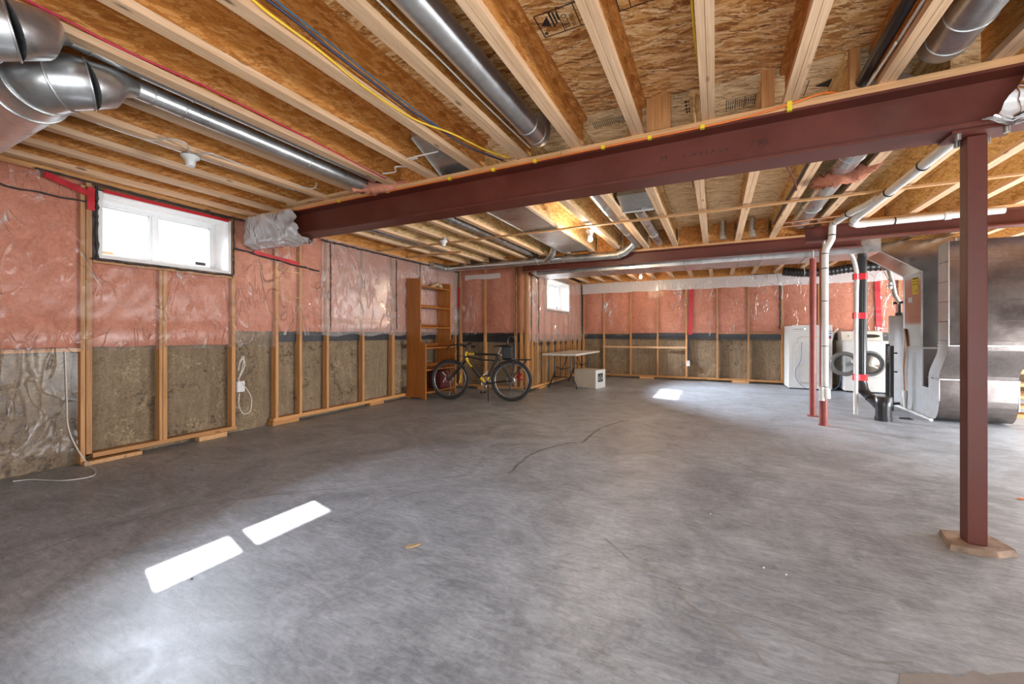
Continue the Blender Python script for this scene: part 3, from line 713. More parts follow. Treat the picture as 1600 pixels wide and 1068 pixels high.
# ------------------------------------------------------------------ steel beams and posts
def ibeam(mb, x0, x1, yc, wd, z0, z1, tf=.016, tw=.010):
    h = wd/2
    poly = [(yc-h, z0), (yc+h, z0), (yc+h, z0+tf), (yc+tw, z0+tf+.006), (yc+tw, z1-tf-.006), (yc+h, z1-tf), (yc+h, z1), (yc-h, z1), (yc-h, z1-tf), (yc-tw, z1-tf-.006), (yc-tw, z0+tf+.006), (yc-h, z0+tf)]
    return mb.prism(poly, 0, x0, x1)
bm_ = thing('steel_beam', 'large dark red steel beam nearest the camera with a wood plate along its top', 'beam', (0, 3.03, 2.22))
part('i_section', ibeam(MB(), -4.90, RIGHT, 3.03, .20, 2.22, 2.49), 'redsteel', bm_)
x = -4.94
for L in (3.9, 2.44, 1.9, 2.3):
    part('wood_plate', MB().box(x, 2.93, 2.49, min(x+L-.004, RIGHT), 3.13, ZJ), 'plateX', bm_); x += L
part('wood_plate', MB().box(-4.12, 2.88, 2.535, -3.1, 2.93, 2.56), 'palX', bm_)
FRONT = Matrix(((1, 0, 0, 0), (0, 0, -1, 0), (0, 1, 0, 0), (0, 0, 0, 1)))
for s_, x, z, sz in (('M', -.34, 2.35, .055), ('1 - H A L A  L x', -.20, 2.345, .042), ('/ 90', .20, 2.34, .062)):
    textmesh(s_, sz, 'marker', Matrix.Translation((x, 3.0185, z))@FRONT, 'marker_writing', bm_)
bm2 = thing('steel_beam', 'dark red steel beam further back above the table and round duct', 'beam', (-1, 7.0, 2.31))
part('i_section', ibeam(MB(), -3.24, 1.75, 7.0, .15, 2.31, 2.50, .014, .008), 'redsteel', bm2)
part('wood_plate', MB().box(-3.24, 6.925, 2.50, 1.75, 7.075, ZJ), 'plateX', bm2)
bm3 = thing('steel_beam', 'dark red steel beam at right passing above the furnace and behind the white pipe', 'beam', (3, 6.36, 2.31))
part('i_section', ibeam(MB(), 1.03, RIGHT, 6.36, .16, 2.31, 2.50, .014, .008), 'redsteel', bm3)
part('wood_plate', MB().box(1.30, 6.28, 2.50, RIGHT, 6.44, ZJ), 'plateX', bm3)
c = thing('steel_column', 'square dark red steel column in the right foreground on a grouted base', 'column', (1.245, 3.08, 0))
part('shaft', MB().box(1.205, 3.04, .03, 1.285, 3.12, 2.205), 'redsteel', c, .006)
mb = MB(); pl = [(1.15, 3.207), (1.115, 2.985), (1.20, 2.972), (1.30, 2.985), (1.405, 3.06), (1.37, 3.24)]
top = [(x*.93+1.25*.07, y*.93+3.1*.07) for x, y in pl]
mb.add([(x, y, 0) for x, y in pl]+[(x, y, .03+.004*N((x*9, y*9, 1))) for x, y in top], [tuple(range(5, -1, -1)), tuple(range(6, 12))]+[(i, (i+1) % 6, 6+(i+1) % 6, 6+i) for i in range(6)])
part('base_plate', mb, 'grout', c)
part('cap_plate', MB().box(1.12, 2.97, 2.205, 1.38, 3.13, 2.2195), 'redsteel', c)
for bx, by in ((1.15, 2.99), (1.19, 3.11), (1.33, 2.99), (1.31, 3.11)): part('bolt', MB().tube([(bx, by, 2.175), (bx, by, 2.205)], .013, 6), 'galvdull', c)
p = thing('steel_post', 'round red steel post left of the white drain pipe under the rear beam', 'post', (1.221, 7.0, 0))
part('tube', MB().tube([(1.221, 7.0, 0.01), (1.221, 7.0, 2.20)], .040, 20), 'redpost', p)
part('jack_screw', MB().tube([(1.221, 7.0, 2.20), (1.221, 7.0, 2.31)], .013, 10), 'galvdull', p)
part('foot_plate', MB().box(1.16, 6.94, 0, 1.28, 7.06, .01), 'redpost', p)
p = thing('steel_post', 'round red steel post directly behind the white drain pipe', 'post', (1.221, 6.36, 0))
part('tube', MB().tube([(1.221, 6.36, 0.01), (1.221, 6.36, 2.22)], .045, 20), 'redpost', p)
part('jack_screw', MB().tube([(1.221, 6.36, 2.22), (1.221, 6.36, 2.31)], .016, 10), 'galvdull', p)
part('foot_plate', MB().tube([(1.221, 6.36, 0), (1.221, 6.36, .012)], .055, 20), 'redpost', p)
# crumpled plastic over the beam ends
def crumple(name, label, x0, x1, seed, tri=False):
    mb = MB(); ns, nr = 34, 40; vs = []
    ring = [(2.90, 2.50), (2.90, 2.20), (2.99, 2.14), (3.16, 2.19), (3.16, 2.50)]
    if tri: ring = [(2.905, 2.50), (2.905, 2.25), (2.93, 2.215), (3.0, 2.205), (3.1, 2.205)]
    def rp(t):
        t *= len(ring)-1; i = min(int(t), len(ring)-2); f = t-i
        return ring[i][0]*(1-f)+ring[i+1][0]*f, ring[i][1]*(1-f)+ring[i+1][1]*f
    for i in range(ns+1):
        u = i/ns
        for j in range(nr+1):
            v = j/nr; y, z = rp(v)
            xe = x1-(.38*abs(v-.35)**.7*abs(x1-x0) if not tri else 0)
            if tri: xs = x0+(.20-v*.55 if v < .36 else (v-.36)*.9); x = xs+(x1-xs)*u
            else: x = x0+(xe-x0)*u
            a = .022+.035*(u if not tri else 1-u)
            n1 = N((x*7+z*5, y*6+seed, z*4-x*3)); n2 = N((x*19+seed+z*9, y*9, z*9))
            out = (a*(.6-abs(n1)*2)+a*.6*(.3-abs(n2)*2))
            cy = y-3.03; vs.append((x+.012*n2, y+(-1 if cy < 0 else 1)*max(out, -.02)-(.0 if cy > 0 else .004), min(z, 2.5)-abs(out)*.5*(1 if z < 2.3 else 0)))
    mb.add(vs, [(i*(nr+1)+j, i*(nr+1)+j+1, (i+1)*(nr+1)+j+1, (i+1)*(nr+1)+j) for i in range(ns) for j in range(nr)], True)
    return single(name, mb, 'polywhite', label, 'plastic wrap')
crumple('plastic_wrap', 'crumpled clear plastic around the left end of the near beam by the window', -4.93, -3.88, 1)
crumple('plastic_wrap', 'crumpled clear plastic on the near beam above the foreground column', 1.20, 2.6, 7, True)

# lumber strapping under the joists
single('wood_strap', MB().box(-4.93, 5.0, 2.492, RIGHT-.1, 5.045, 2.511), 'plateX', 'long thin wood strap nailed across the joists between the two beams', 'strap')
single('wood_strap', MB().box(-4.9, 5.70, 2.50, -3.78, 5.745, 2.528), 'plateX', 'short wood strap nailed under the joists above the bookshelf', 'strap')

# ------------------------------------------------------------------ ducts
def ringed(mb, a, b_, r, n, seg=28):
    a = Vector(a); b_ = Vector(b_); d = (b_-a).normalized()
    for i in range(n):
        p = a+(b_-a)*((i+.5)/n if n > 1 else .5); mb.torus(p, d, r+.001, .0045, seg, 6)
    return mb
def big_duct(label, y, z, xe, zx, pz, seed):
    t = thing('round_duct', label, 'duct', (-4, y, z))
    r = .135
    part('trunk', MB().tube([(-4.86, y, z), (xe-.25, y, z)], r, 36), 'galv', t)
    # gored elbow that rises into the joist bay
    P = [(xe-.26, y, z), (xe-.12, y, z+.01), (xe-.02, y+.045, z+.025), (xe+.01, y+.135, z+.045)]
    part('gored_elbow', MB().tube(P, [r+.004, r+.006, r, r*.86], 32), 'galv', t)
    sm = MB()
    for q, rr_ in ((0, r+.006), (1, r+.008), (2, r+.003), (3, r*.88)):
        d = (Vector(P[min(q+1, 3)])-Vector(P[max(q-1, 0)])).normalized(); sm.torus(P[q], d, rr_, .005, 32, 6)
    part('seam', sm, 'galv', t)
    part('crimped_collar', MB().tube([(xe+.01, y+.13, z+.044), (xe+.012, y+.185, z+.065), ((xe+.02+zx)/2, y+.25, (z+pz)/2+.05), (zx, y+.33, pz)], [r*.86, .105, .07, .052], 24), 'galv', t)
    part('branch_pipe', MB().tube([(zx, y+.32, pz), (zx, 2.80, pz)], .050, 24), 'galv', t)
    j = MB()
    for yy in (y+.42, 1.35, 2.2): j.torus((zx, yy, pz), (0, 1, 0), .051, .004, 24, 6)
    part('joint', j, 'galvdull', t); return t
big_duct('big round galvanised duct at top left, the one nearer the camera', .47, 2.385, -2.66, -2.795, 2.59, 1)
big_duct('big round galvanised duct at top left, the one nearer the window', .775, 2.375, -2.87, -2.92, 2.525, 2)
def bay_pipe(label, x, z, r, y0, y1, endup=False, joints=()):
    t = thing('round_duct', label, 'duct', (x, (y0+y1)/2, z))
    part('pipe', MB().tube([(x, y0, z), (x, y1, z)], r, 28), 'galv', t)
    if endup: part('elbow', MB().tube([(x, y1, z)]+elbow((x, y1, z), (x, y1+r*1.0, z), (x, y1+r*1.0, z+.2), r*.9, 6)+[(x, y1+r*1.0, z+.14)], r+.003, 28), 'galvdull', t)
    j = MB()
    for q in joints: j.torus((x, q, z), (0, 1, 0), r+.001, .0045, 28, 6)
    if joints: part('joint', j, 'galvdull', t)
    return t
bay_pipe('round duct in the joist bay left of centre ending at the near beam', -1.185, 2.625, .078, NEAR, 2.78, True, (2.62,))
bay_pipe('round duct in the joist bay at the top right corner ending at the near beam', 1.045, 2.625, .095, NEAR, 2.78, True, (2.6,))
bay_pipe('thin round duct left of the sheet metal pan behind the near beam', -2.95, 2.595, .06, 3.2, 6.9, False, (4.2, 5.6))
bay_pipe('round duct between the lit bulb and the register boot, running to the rear beam', -1.12, 2.60, .06, 3.2, 6.85, False, (4.6, 5.9))
bay_pipe('round duct behind the white lipped register boot', -.80, 2.61, .066, 4.95, 6.85, False, (6.2,))
bay_pipe('round duct with a pink insulation wad, right of centre past the near beam', .975, 2.595, .095, 3.2, 6.35, False, (4.1, 5.6))
bay_pipe('thin round duct close to the left wall behind the near beam', -4.24, 2.60, .05, 3.2, 5.9, False, (4.4,))
bay_pipe('thin dark duct in the joist bay above the front window', -3.72, 2.60, .04, NEAR, 2.9, False, (2.0,))
for x, yy, k in ((.10, 6.75, 'left'), (.47, 6.78, 'right')):
    t = thing('duct_collar', 'short vertical metal pipe stub above the rear beam, the %s one of the pair' % k, 'pipe', (x, yy, 2.55))
    part('stub', MB().tube([(x, yy, 2.54), (x, yy, 2.80)], .045, 20), 'galvdull', t); part('rim', MB().torus((x, yy, 2.62), (0, 0, 1), .046, .006, 20, 6), 'galvdull', t)
# sheet metal pan between two joists
t = thing('return_air_pan', 'flat sheet metal pan nailed under two joists left of the lit bulb', 'duct', (-2.07, 4.8, 2.525))
part('pan', MB().box(-2.31, 3.15, 2.518, -1.84, 5.2, 2.527), 'galv', t); part('pan', MB().box(-2.31, 5.205, 2.518, -1.84, 6.55, 2.527), 'galv', t)
part('folded_edge', MB().box(-2.32, 3.15, 2.512, -2.30, 6.55, 2.53), 'galvdull', t); part('folded_edge', MB().box(-1.85, 3.15, 2.512, -1.83, 6.55, 2.53), 'galvdull', t)
# sheet metal boot at the near beam
mb = MB(); mb.add([(-2.20, 2.60, 2.74), (-1.84, 2.60, 2.74), (-1.84, 3.02, 2.56), (-2.20, 3.02, 2.56), (-2.20, 2.60, 2.82), (-1.84, 2.60, 2.82), (-1.84, 3.02, 2.82), (-2.20, 3.02, 2.82)],
                  [(0,3,2,1),(4,5,6,7),(0,1,5,4),(1,2,6,5),(2,3,7,6),(3,0,4,7)])
t = thing('register_boot', 'shiny sheet metal boot between joists just above the near beam', 'duct', (-2.0, 2.8, 2.6))
part('boot', mb, 'galv', t); part('drive_cleat', MB().bar((-2.195, 2.60, 2.735), (-2.195, 3.02, 2.555), .01, .02), 'whitecable', t)
# register boot behind the beam
t = thing('register_boot', 'grey register boot with a perforated white lip hanging behind the near beam', 'duct', (-.78, 4.6, 2.55))
part('boot', MB().add([(-.95, 4.42, 2.62), (-.61, 4.42, 2.62), (-.61, 4.78, 2.56), (-.95, 4.78, 2.56), (-.92, 4.46, 2.8), (-.64, 4.46, 2.8), (-.64, 4.74, 2.8), (-.92, 4.74, 2.8)],
     [(0,3,2,1),(4,5,6,7),(0,1,5,4),(1,2,6,5),(2,3,7,6),(3,0,4,7)]), 'galvdull', t)
part('lip', MB().box(-.99, 4.78, 2.535, -.58, 4.80, 2.575), 'whitesoft', t)
h = MB()
for i in range(12): h.box(-.96+i*.018, 4.776, 2.545, -.952+i*.018, 4.78, 2.563)
part('perforation', h, 'ink', t)
part('bracket', MB().box(-.74, 4.76, 2.545, -.70, 4.776, 2.575).box(-.72, 4.765, 2.55, -.60, 4.775, 2.562), 'galvdull', t)
# long round duct along the rear beam
t = thing('round_duct', 'long horizontal round duct running in front of the rear beam above the bike', 'duct', (-3.2, 6.8, 2.46))
y0 = 6.80
part('pipe', MB().tube([(-4.75, y0-.02, 2.455), (-3.1, y0, 2.455), (-1.56, y0, 2.445)], .062, 28), 'galv', t)
part('end_elbow', MB().tube([(-4.75, y0-.02, 2.455)]+elbow((-4.75, y0, 2.455), (-4.88, y0, 2.455), (-4.88, y0-.25, 2.48), .12, 8)+[(-4.88, y0-.45, 2.47)], .064, 24), 'galvdull', t)
part('elbow', MB().tube([(-1.56, y0, 2.445), (-1.44, y0, 2.447), (-1.31, y0-.02, 2.49), (-1.20, y0-.05, 2.57), (-1.13, y0-.08, 2.66)], [.065, .068, .068, .066, .060], 24), 'galv', t)
part('branch_elbow', MB().tube([(-2.70, y0, 2.455), (-2.60, y0-.10, 2.475), (-2.52, y0-.16, 2.53), (-2.48, y0-.20, 2.62)], [.058, .06, .06, .056], 24), 'galv', t)
j = MB()
for x in (-4.7, -3.9, -2.85, -2.62, -1.60): j.torus((x, y0-(.02 if x < -4 else 0), 2.452), (1, 0, 0), .064, .005, 28, 6)
for x, yy, z in ((-1.44, y0, 2.447), (-1.31, y0-.02, 2.49), (-1.20, y0-.05, 2.57)): j.torus((x, yy, z), (1, 0, .5), .068, .004, 24, 6)
part('joint', j, 'galvdull', t)
for x in (-3.95, -2.35): part('hanger_strap', MB().box(x-.008, y0-.066, 2.45, x+.008, y0-.063, ZJ).box(x-.008, y0-.066, 2.385, x+.008, y0-.062, 2.46), 'galvdull', t)
# rectangular trunk behind the rear beam
t = thing('rectangular_duct', 'long rectangular sheet metal trunk behind and below the rear beam', 'duct', (0, 7.5, 2.26))
segs = [-3.05, -1.85, -1.1, -.45, .32, .62, 1.18, 2.0]
for a, b_ in zip(segs[:-1], segs[1:]): part('trunk_section', MB().box(a+.001, 7.15, 2.26, b_-.001, 7.82, 2.47), 'galv', t)
cl = MB()
for x in segs[1:-1]: cl.box(x-.008, 7.142, 2.26, x+.008, 7.15, 2.47).box(x-.008, 7.142, 2.252, x+.008, 7.83, 2.26)
part('drive_cleat', cl, 'galvdull', t)
part('end_cap', MB().box(-3.075, 7.13, 2.25, -3.05, 7.84, 2.48), 'galvdull', t)
for x in (-2.2, -.2): part('hanger_strap', MB().box(x, 7.138, 2.25, x+.018, 7.142, 2.52), 'galvdull', t)

# ------------------------------------------------------------------ furnace group
t = thing('furnace', 'tall grey furnace with sheet metal plenum behind the foreground column', 'furnace', (2.9, 8.0, 0))
part('cabinet', MB().box(2.60, 7.70, 0.01, 3.20, 8.28, .95), 'cabinet', t, .006)
part('front_door', MB().box(2.61, 7.685, .43, 3.19, 7.70, .94), 'cabdark', t)
part('plenum', MB().box(2.59, 7.69, .955, 3.21, 8.30, 2.02), 'galvsmooth', t)
part('corner_seam', MB().box(2.583, 7.683, .955, 2.60, 7.70, 2.03).box(2.583, 8.29, .955, 2.60, 8.305, 2.02).box(2.583, 7.683, .94, 2.592, 8.305, .965).box(2.583, 7.68, .94, 3.21, 7.69, .965), 'galv', t)
part('transition', MB().prism([(2.59, 2.02), (2.14, 2.345), (2.0, 2.345), (2.0, 2.47), (3.21, 2.47), (3.21, 2.02)], 1, 7.69, 8.30), 'galvsmooth', t)
part('transition_seam', MB().bar((2.59, 7.69, 2.02), (2.14, 7.69, 2.345), .012, .012).bar((2.59, 8.3, 2.02), (2.14, 8.3, 2.345), .012, .012), 'galvdull', t)
part('front_fold', MB().box(2.93, 7.682, .96, 2.945, 7.69, 2.46), 'galvdull', t)
lb = part('warning_label', MB().box(2.586, 7.80, 1.72, 2.589, 7.99, 1.965), 'yellowtag', t)
part('label_print', MB().box(2.584, 7.82, 1.86, 2.586, 7.97, 1.868).box(2.584, 7.82, 1.90, 2.586, 7.97, 1.906).box(2.584, 7.82, 1.94, 2.586, 7.97, 1.955).box(2.584, 7.82, 1.76, 2.586, 7.9, 1.765), 'ink', lb)
part('small_label', MB().box(2.586, 8.0, 1.61, 2.589, 8.14, 1.69), 'whitesoft', t)
t = thing('return_duct', 'wide sheet metal return drop with curved boot between column and furnace', 'duct', (3.0, 7.2, 0))
up = []
def S(a, b_, n, y0, y1):
    return [(y0+(y1-y0)*(1-math.cos(PI*i/n))/2, a+(b_-a)*i/n) for i in range(n+1)]
front = [(6.97, 2.30), (6.97, 1.0)]+S(1.0, .56, 8, 6.97, 7.21)[1:]+[(7.21, .30)]+[(7.21+.16*(1-math.cos(PI/2*i/6)), .30-.28*math.sin(PI/2*i/6)) for i in range(1, 7)]
back = [(7.70, .02), (7.70, .42), (7.51, .42), (7.51, .56)]+S(.56, 1.0, 8, 7.51, 7.24)[1:]+[(7.24, 2.30)]
poly = front+back
n = len(poly); mb = MB(); mb.add([(2.60, y, z) for y, z in poly]+[(3.31, y, z) for y, z in poly], [(i, (i+1) % n, n+(i+1) % n, n+i) for i in range(n)])
nf, nb = len(front), len(back)
strips = [[poly[0], poly[1], poly[-2], poly[-1]]]
for i in range(1, 9): strips.append([poly[i], poly[i+1], poly[-2-i], poly[-1-i]])
strips.append([poly[9], poly[10]]+[(7.51, .30)]+[(7.51, .56)])
for xx in (2.60, 3.31):
    for st in strips: mb.add([(xx, y, z) for y, z in st], [tuple(range(len(st)))])
    low = [poly[10]]+poly[11:nf]+[(7.70, .02), (7.70, .42), (7.51, .42), (7.51, .30)]
    mb.add([(xx, y, z) for y, z in low], [tuple(range(len(low)))])
part('return_drop', mb, 'galvreflect', t)  # darkness of the mirrored room is painted into this metal
sd2 = MB()
for st in strips: sd2.add([(2.597, y, z) for y, z in st], [tuple(range(len(st)))])
sd2.add([(2.597, y, z) for y, z in low], [tuple(range(len(low)))])
part('side_sheet', sd2, 'cabinet', t)  # lighter side without the painted reflection of the front
cr = MB()
for z in (2.05, 1.80, 1.55, 1.30, 1.06): cr.box(2.601, 6.964, z, 3.309, 6.97, z+.006).box(2.592, 6.97, z, 2.60, 7.24, z+.006)
part('cross_break', cr, 'galvreflect', t)
part('edge_seam', MB().box(2.592, 6.962, 1.0, 2.602, 6.972, 2.30).box(2.592, 7.205, .28, 2.602, 7.215, .56).box(3.309, 6.962, 1.0, 3.318, 6.972, 2.3).box(3.309, 7.205, .2, 3.318, 7.215, .56).box(2.59, 7.2, .555, 3.32, 7.212, .568).box(2.59, 6.96, .995, 3.32, 6.97, 1.008).box(2.59, 6.97, .995, 2.60, 7.245, 1.008).box(2.59, 7.2, .555, 2.60, 7.51, .568), 'galv', t)
# floor condensate pipe
t = thing('condensate_pipe', 'thin white drain pipe lying on the floor along the furnace', 'pipe', (2.55, 7.9, 0))
part('floor_run', MB().tube([(2.565, 8.60, .02), (2.54, 7.26, .02)], .019, 12), 'pvc', t)
part('riser', MB().tube([(2.575, 8.22, .02), (2.575, 8.22, .28)], .02, 12), 'pvc', t); part('coupling', MB().tube([(2.575, 8.22, .19), (2.575, 8.22, .29)], .032, 12), 'pvc', t)
for k, dx in enumerate((0, .006)): part('drain_hose', MB().tube(smooth_path([(2.575, 8.22, .28), (2.562-dx, 8.21+.02*k, .6), (2.57, 8.16+.05*k, .95), (2.575, 8.20+.03*k, 1.18), (2.58, 8.24, 1.22)], 5), .010, 8), 'whitecable' if k else 'copper', t)
single('floor_scrap', MB().tube([(2.23, 7.30, .008), (2.33, 7.27, .012), (2.37, 7.28, .006)], [.012, .018, .006], 6), 'black', 'small black scrap on the floor by the thin drain pipe', 'debris')
# water heater
t = thing('water_tank', 'light grey cylindrical water tank half hidden behind the furnace', 'tank', (2.93, 9.0, 0))
part('shell', MB().tube([(2.93, 9.0, .05), (2.93, 9.0, 1.43)], .305, 40), 'cabinet', t); part('base_ring', MB().tube([(2.93, 9, 0), (2.93, 9, .05)], .30, 40), 'galvdull', t)
part('top_cap', MB().tube([(2.93, 9, 1.43), (2.93, 9, 1.45)], [.308, .30], 40), 'cabinet', t)
part('outlet_fitting', MB().tube([(2.745, 8.95, 1.45), (2.745, 8.95, 1.50)], .06, 14).tube([(2.745, 8.95, 1.5), (2.745, 8.95, 1.68)], .022, 10).tube([(2.66, 8.95, 1.66), (2.86, 8.93, 1.68)], .02, 10), 'bikeblack', t)
part('vent_hose', MB().tube(smooth_path([(2.45, 8.9, 2.42), (2.57, 8.93, 2.30), (2.64, 8.95, 2.05), (2.68, 8.95, 1.80), (2.73, 8.95, 1.68)], 6), .033, 14), 'galvdull', t)
part('valve', MB().tube([(2.60, 8.92, 1.90), (2.60, 8.92, 2.0)], .035, 12).tube([(2.60, 8.9, 1.95), (2.60, 8.86, 1.95)], .022, 10), 'chrome', t)
part('wire', MB().tube(smooth_path([(2.42, 8.9, 2.40), (2.52, 8.9, 2.20), (2.60, 8.9, 2.0), (2.62, 8.9, 1.8), (2.72, 8.92, 1.64)], 6), .006, 6), 'copper', t)
# perforated black strip leaning by the tank
t = thing('perforated_rail', 'tall black perforated rail standing upright left of the water tank', 'rail', (2.34, 8.0, 0))
rl = MB().box(2.29, 7.99, .02, 2.335, 8.01, 1.0).box(2.36, 8.05, .12, 2.40, 8.07, .97); part('rail_strip', rl, 'black', t)
h = MB()
for i in range(9): h.box(2.296+.0015*i, 7.985, .72+i*.028, 2.328, 7.989, .735+i*.028)
part('slot', h, 'chrome', t)
part('foot', MB().tube([(2.38, 8.06, .0), (2.38, 8.06, .15)], .022, 10).tube([(2.40, 8.06, .10), (2.47, 8.06, .11)], .02, 10), 'black', t)
for z in (.58, .86): part('knob', MB().tube([(2.405, 8.06, z), (2.44, 8.05, z)], .012, 10), 'black', t)

# ------------------------------------------------------------------ plumbing
t = thing('drain_pipe', 'white plastic drain pipe dropping from the ceiling in front of the red post', 'pipe', (1.21, 6.22, .35)); r = .036
part('vertical_run', MB().tube([(1.206, 6.21, .40), (1.206, 6.21, 2.14)], r, 20), 'pvc', t)
part('offset', MB().tube([(1.206, 6.21, 2.14)]+[(1.215, 6.21, 2.19), (1.255, 6.21, 2.27), (1.272, 6.21, 2.31)]+[(1.275, 6.20, 2.45), (1.28, 6.18, 2.49), (1.31, 6.05, 2.50)], r+.002, 20), 'pvc', t)
part('ceiling_run', MB().tube([(1.31, 6.05, 2.50), (1.36, 5.72, 2.50), (1.42, 5.42, 2.49), (1.43, 5.25, 2.485)], r, 20), 'pvc', t)
part('cleanout_tee', MB().tube([(1.172, 6.20, .33), (1.172, 6.20, .50)], .030, 16).tube([(1.22, 6.205, .36), (1.215, 6.205, .48)], .042, 16), 'pvc', t)
b_ = MB()
for z in (.50, 1.00, 1.55, 1.95, 2.13): b_.torus((1.206, 6.21, z), (0, 0, 1), r, .005, 20, 6)
for q, d in (((1.275, 6.205, 2.35), (0, 0, 1)), ((1.295, 6.12, 2.498), (.2, -1, 0)), ((1.345, 5.80, 2.50), (.1, -1, 0))): b_.torus(q, d, r+.002, .006, 20, 6)
part('coupling_band', b_, 'black', t)
t = thing('drain_pipe', 'white plastic drain pipe along the right beam turning into the ceiling', 'pipe', (1.9, 6.2, 2.47)); r = .037
part('joist_run', MB().tube([(1.44, 2.9, 2.45), (1.44, 4.6, 2.455), (1.445, 5.3, 2.47), (1.455, 5.95, 2.485)], r, 20), 'pvc', t)
part('elbow', MB().tube([(1.455, 5.95, 2.485), (1.46, 6.10, 2.485), (1.475, 6.19, 2.47), (1.52, 6.215, 2.455), (1.60, 6.22, 2.455)], r+.005, 20), 'pvc', t)
part('beam_run', MB().tube([(1.60, 6.22, 2.455), (2.75, 6.22, 2.465)], r, 20), 'pvc', t)
b_ = MB()
for q, d in (((1.44, 4.25, 2.452), (0, 1, 0)), ((1.44, 4.95, 2.46), (0, 1, 0)), ((1.46, 6.12, 2.484), (0, 1, 0)), ((1.86, 6.22, 2.457), (1, 0, 0))): b_.torus(q, d, r+.001, .007, 20, 6)
part('coupling_band', b_, 'black', t); part('coupling', MB().tube([(2.28, 6.22, 2.461), (2.34, 6.22, 2.462)], r+.008, 20), 'pvc', t)
t = thing('soil_stack', 'black vertical plastic pipe bound with red tape near the washer', 'pipe', (1.837, 7.3, 0))
part('stack', MB().tube([(1.837, 7.3, .42), (1.837, 7.3, 2.255)], .052, 24), 'blackabs', t)
part('lower_elbow', MB().tube([(1.837, 7.3, .46), (1.845, 7.28, .36), (1.90, 7.20, .28), (1.97, 7.10, .17)], [.060, .062, .055, .055], 20), 'blackabs', t)
for q, d in (((1.845, 7.28, .37), (.3, -.3, -1)), ((1.90, 7.2, .28), (.6, -.8, -1))): part('clamp_band', MB().torus(q, d, .06, .006, 20, 6), 'black', t)
hp = smooth_path([(1.50, 7.25, 2.42), (1.56, 7.25, 2.42), (1.64, 7.25, 2.36), (1.72, 7.25, 2.22), (1.765, 7.255, 2.0), (1.763, 7.255, 1.7), (1.757, 7.25, 1.2), (1.757, 7.25, .7), (1.755, 7.25, .40), (1.755, 7.25, .03)], 6)
part('vent_hose', MB().tube(hp, .027, 16), 'pvc', t)
for z in (1.905, 1.36, .50):
    mb = MB(); mb.prism([(1.725, 7.218), (1.795, 7.236), (1.86, 7.243), (1.893, 7.27), (1.893, 7.32), (1.86, 7.358), (1.80, 7.357), (1.725, 7.285)], 2, z, z+.085); part('red_tape', mb, 'redtape', t)
part('red_tape', MB().box(1.50, 7.20, 2.33, 1.58, 7.28, 2.44), 'redtape', t)
t = thing('sump_pipe', 'short fat black pipe standing on the floor beside the taped stack', 'pipe', (1.995, 7.05, 0))
part('barrel', MB().tube([(1.995, 7.05, 0), (1.995, 7.05, .30)], .082, 28), 'blackabs', t); part('collar', MB().tube([(1.995, 7.05, .20), (1.995, 7.05, .315), (1.995, 7.05, .32)], [.095, .095, .088], 28), 'blackabs', t); part('foot_collar', MB().tube([(1.995, 7.05, 0), (1.995, 7.05, .05)], .09, 28), 'blackabs', t)
# black pipe at top right, flexible duct at the back wall
t = thing('black_pipe', 'long black pipe in the ceiling joist bay at the upper right', 'pipe', (.765, 2.0, 2.63)); part('pipe', MB().tube([(.765, NEAR, 2.64), (.765, 3.4, 2.62)], .030, 16), 'blackabs', t)
t = thing('flexible_duct', 'black wrinkled flexible duct hanging along the top of the back wall', 'duct', (1.9, 10.5, 2.4))
P = smooth_path([(1.32, 10.55, 2.50), (1.6, 10.45, 2.44), (2.0, 10.4, 2.42), (2.45, 10.4, 2.47), (3.0, 10.45, 2.48)], 22)
part('hose', MB().tube(P, [.085+.010*math.sin(i*1.9)+.008*N((i*.6, 1, 1)) for i in range(len(P))], 18), 'black', t)
for x in (1.66, 2.62): part('hanger_strap', MB().torus((x, 10.44, 2.44), (1, .05, 0), .098, .006, 22, 6), 'whitecable', t)
# pink insulation wads
def wad(label, pts, r, seed):
    P = smooth_path(pts, 6); mb = MB(); seg = 14; vs = []
    for i, p in enumerate(P):
        rr_ = r*(.75+.9*abs(N((i*.5, seed, 1))))*(.35+.65*math.sin(PI*min(1, max(.08, i/(len(P)-1)))))
        for k in range(seg):
            a = 2*PI*k/seg; q = rr_*(1+.5*N((k*1.3, i*.6, seed)))
            vs.append((p.x+.4*q*math.sin(a*2), p.y+q*math.cos(a), p.z+q*math.sin(a)))
    mb.add(vs, [(i*seg+k, i*seg+(k+1) % seg, (i+1)*seg+(k+1) % seg, (i+1)*seg+k) for i in range(len(P)-1) for k in range(seg)], True)
    single('insulation_wad', mb, 'batt', label, 'insulation')
wad('pink insulation wad at the end of the thin duct above the near beam', [(-2.98, 2.72, 2.48), (-2.88, 2.84, 2.51), (-2.72, 2.93, 2.53), (-2.55, 3.02, 2.57)], .06, 1)
wad('pink insulation wad wrapped under the round duct right of centre', [(.80, 4.62, 2.53), (.92, 4.45, 2.50), (1.08, 4.42, 2.51), (1.22, 4.30, 2.56)], .07, 4)

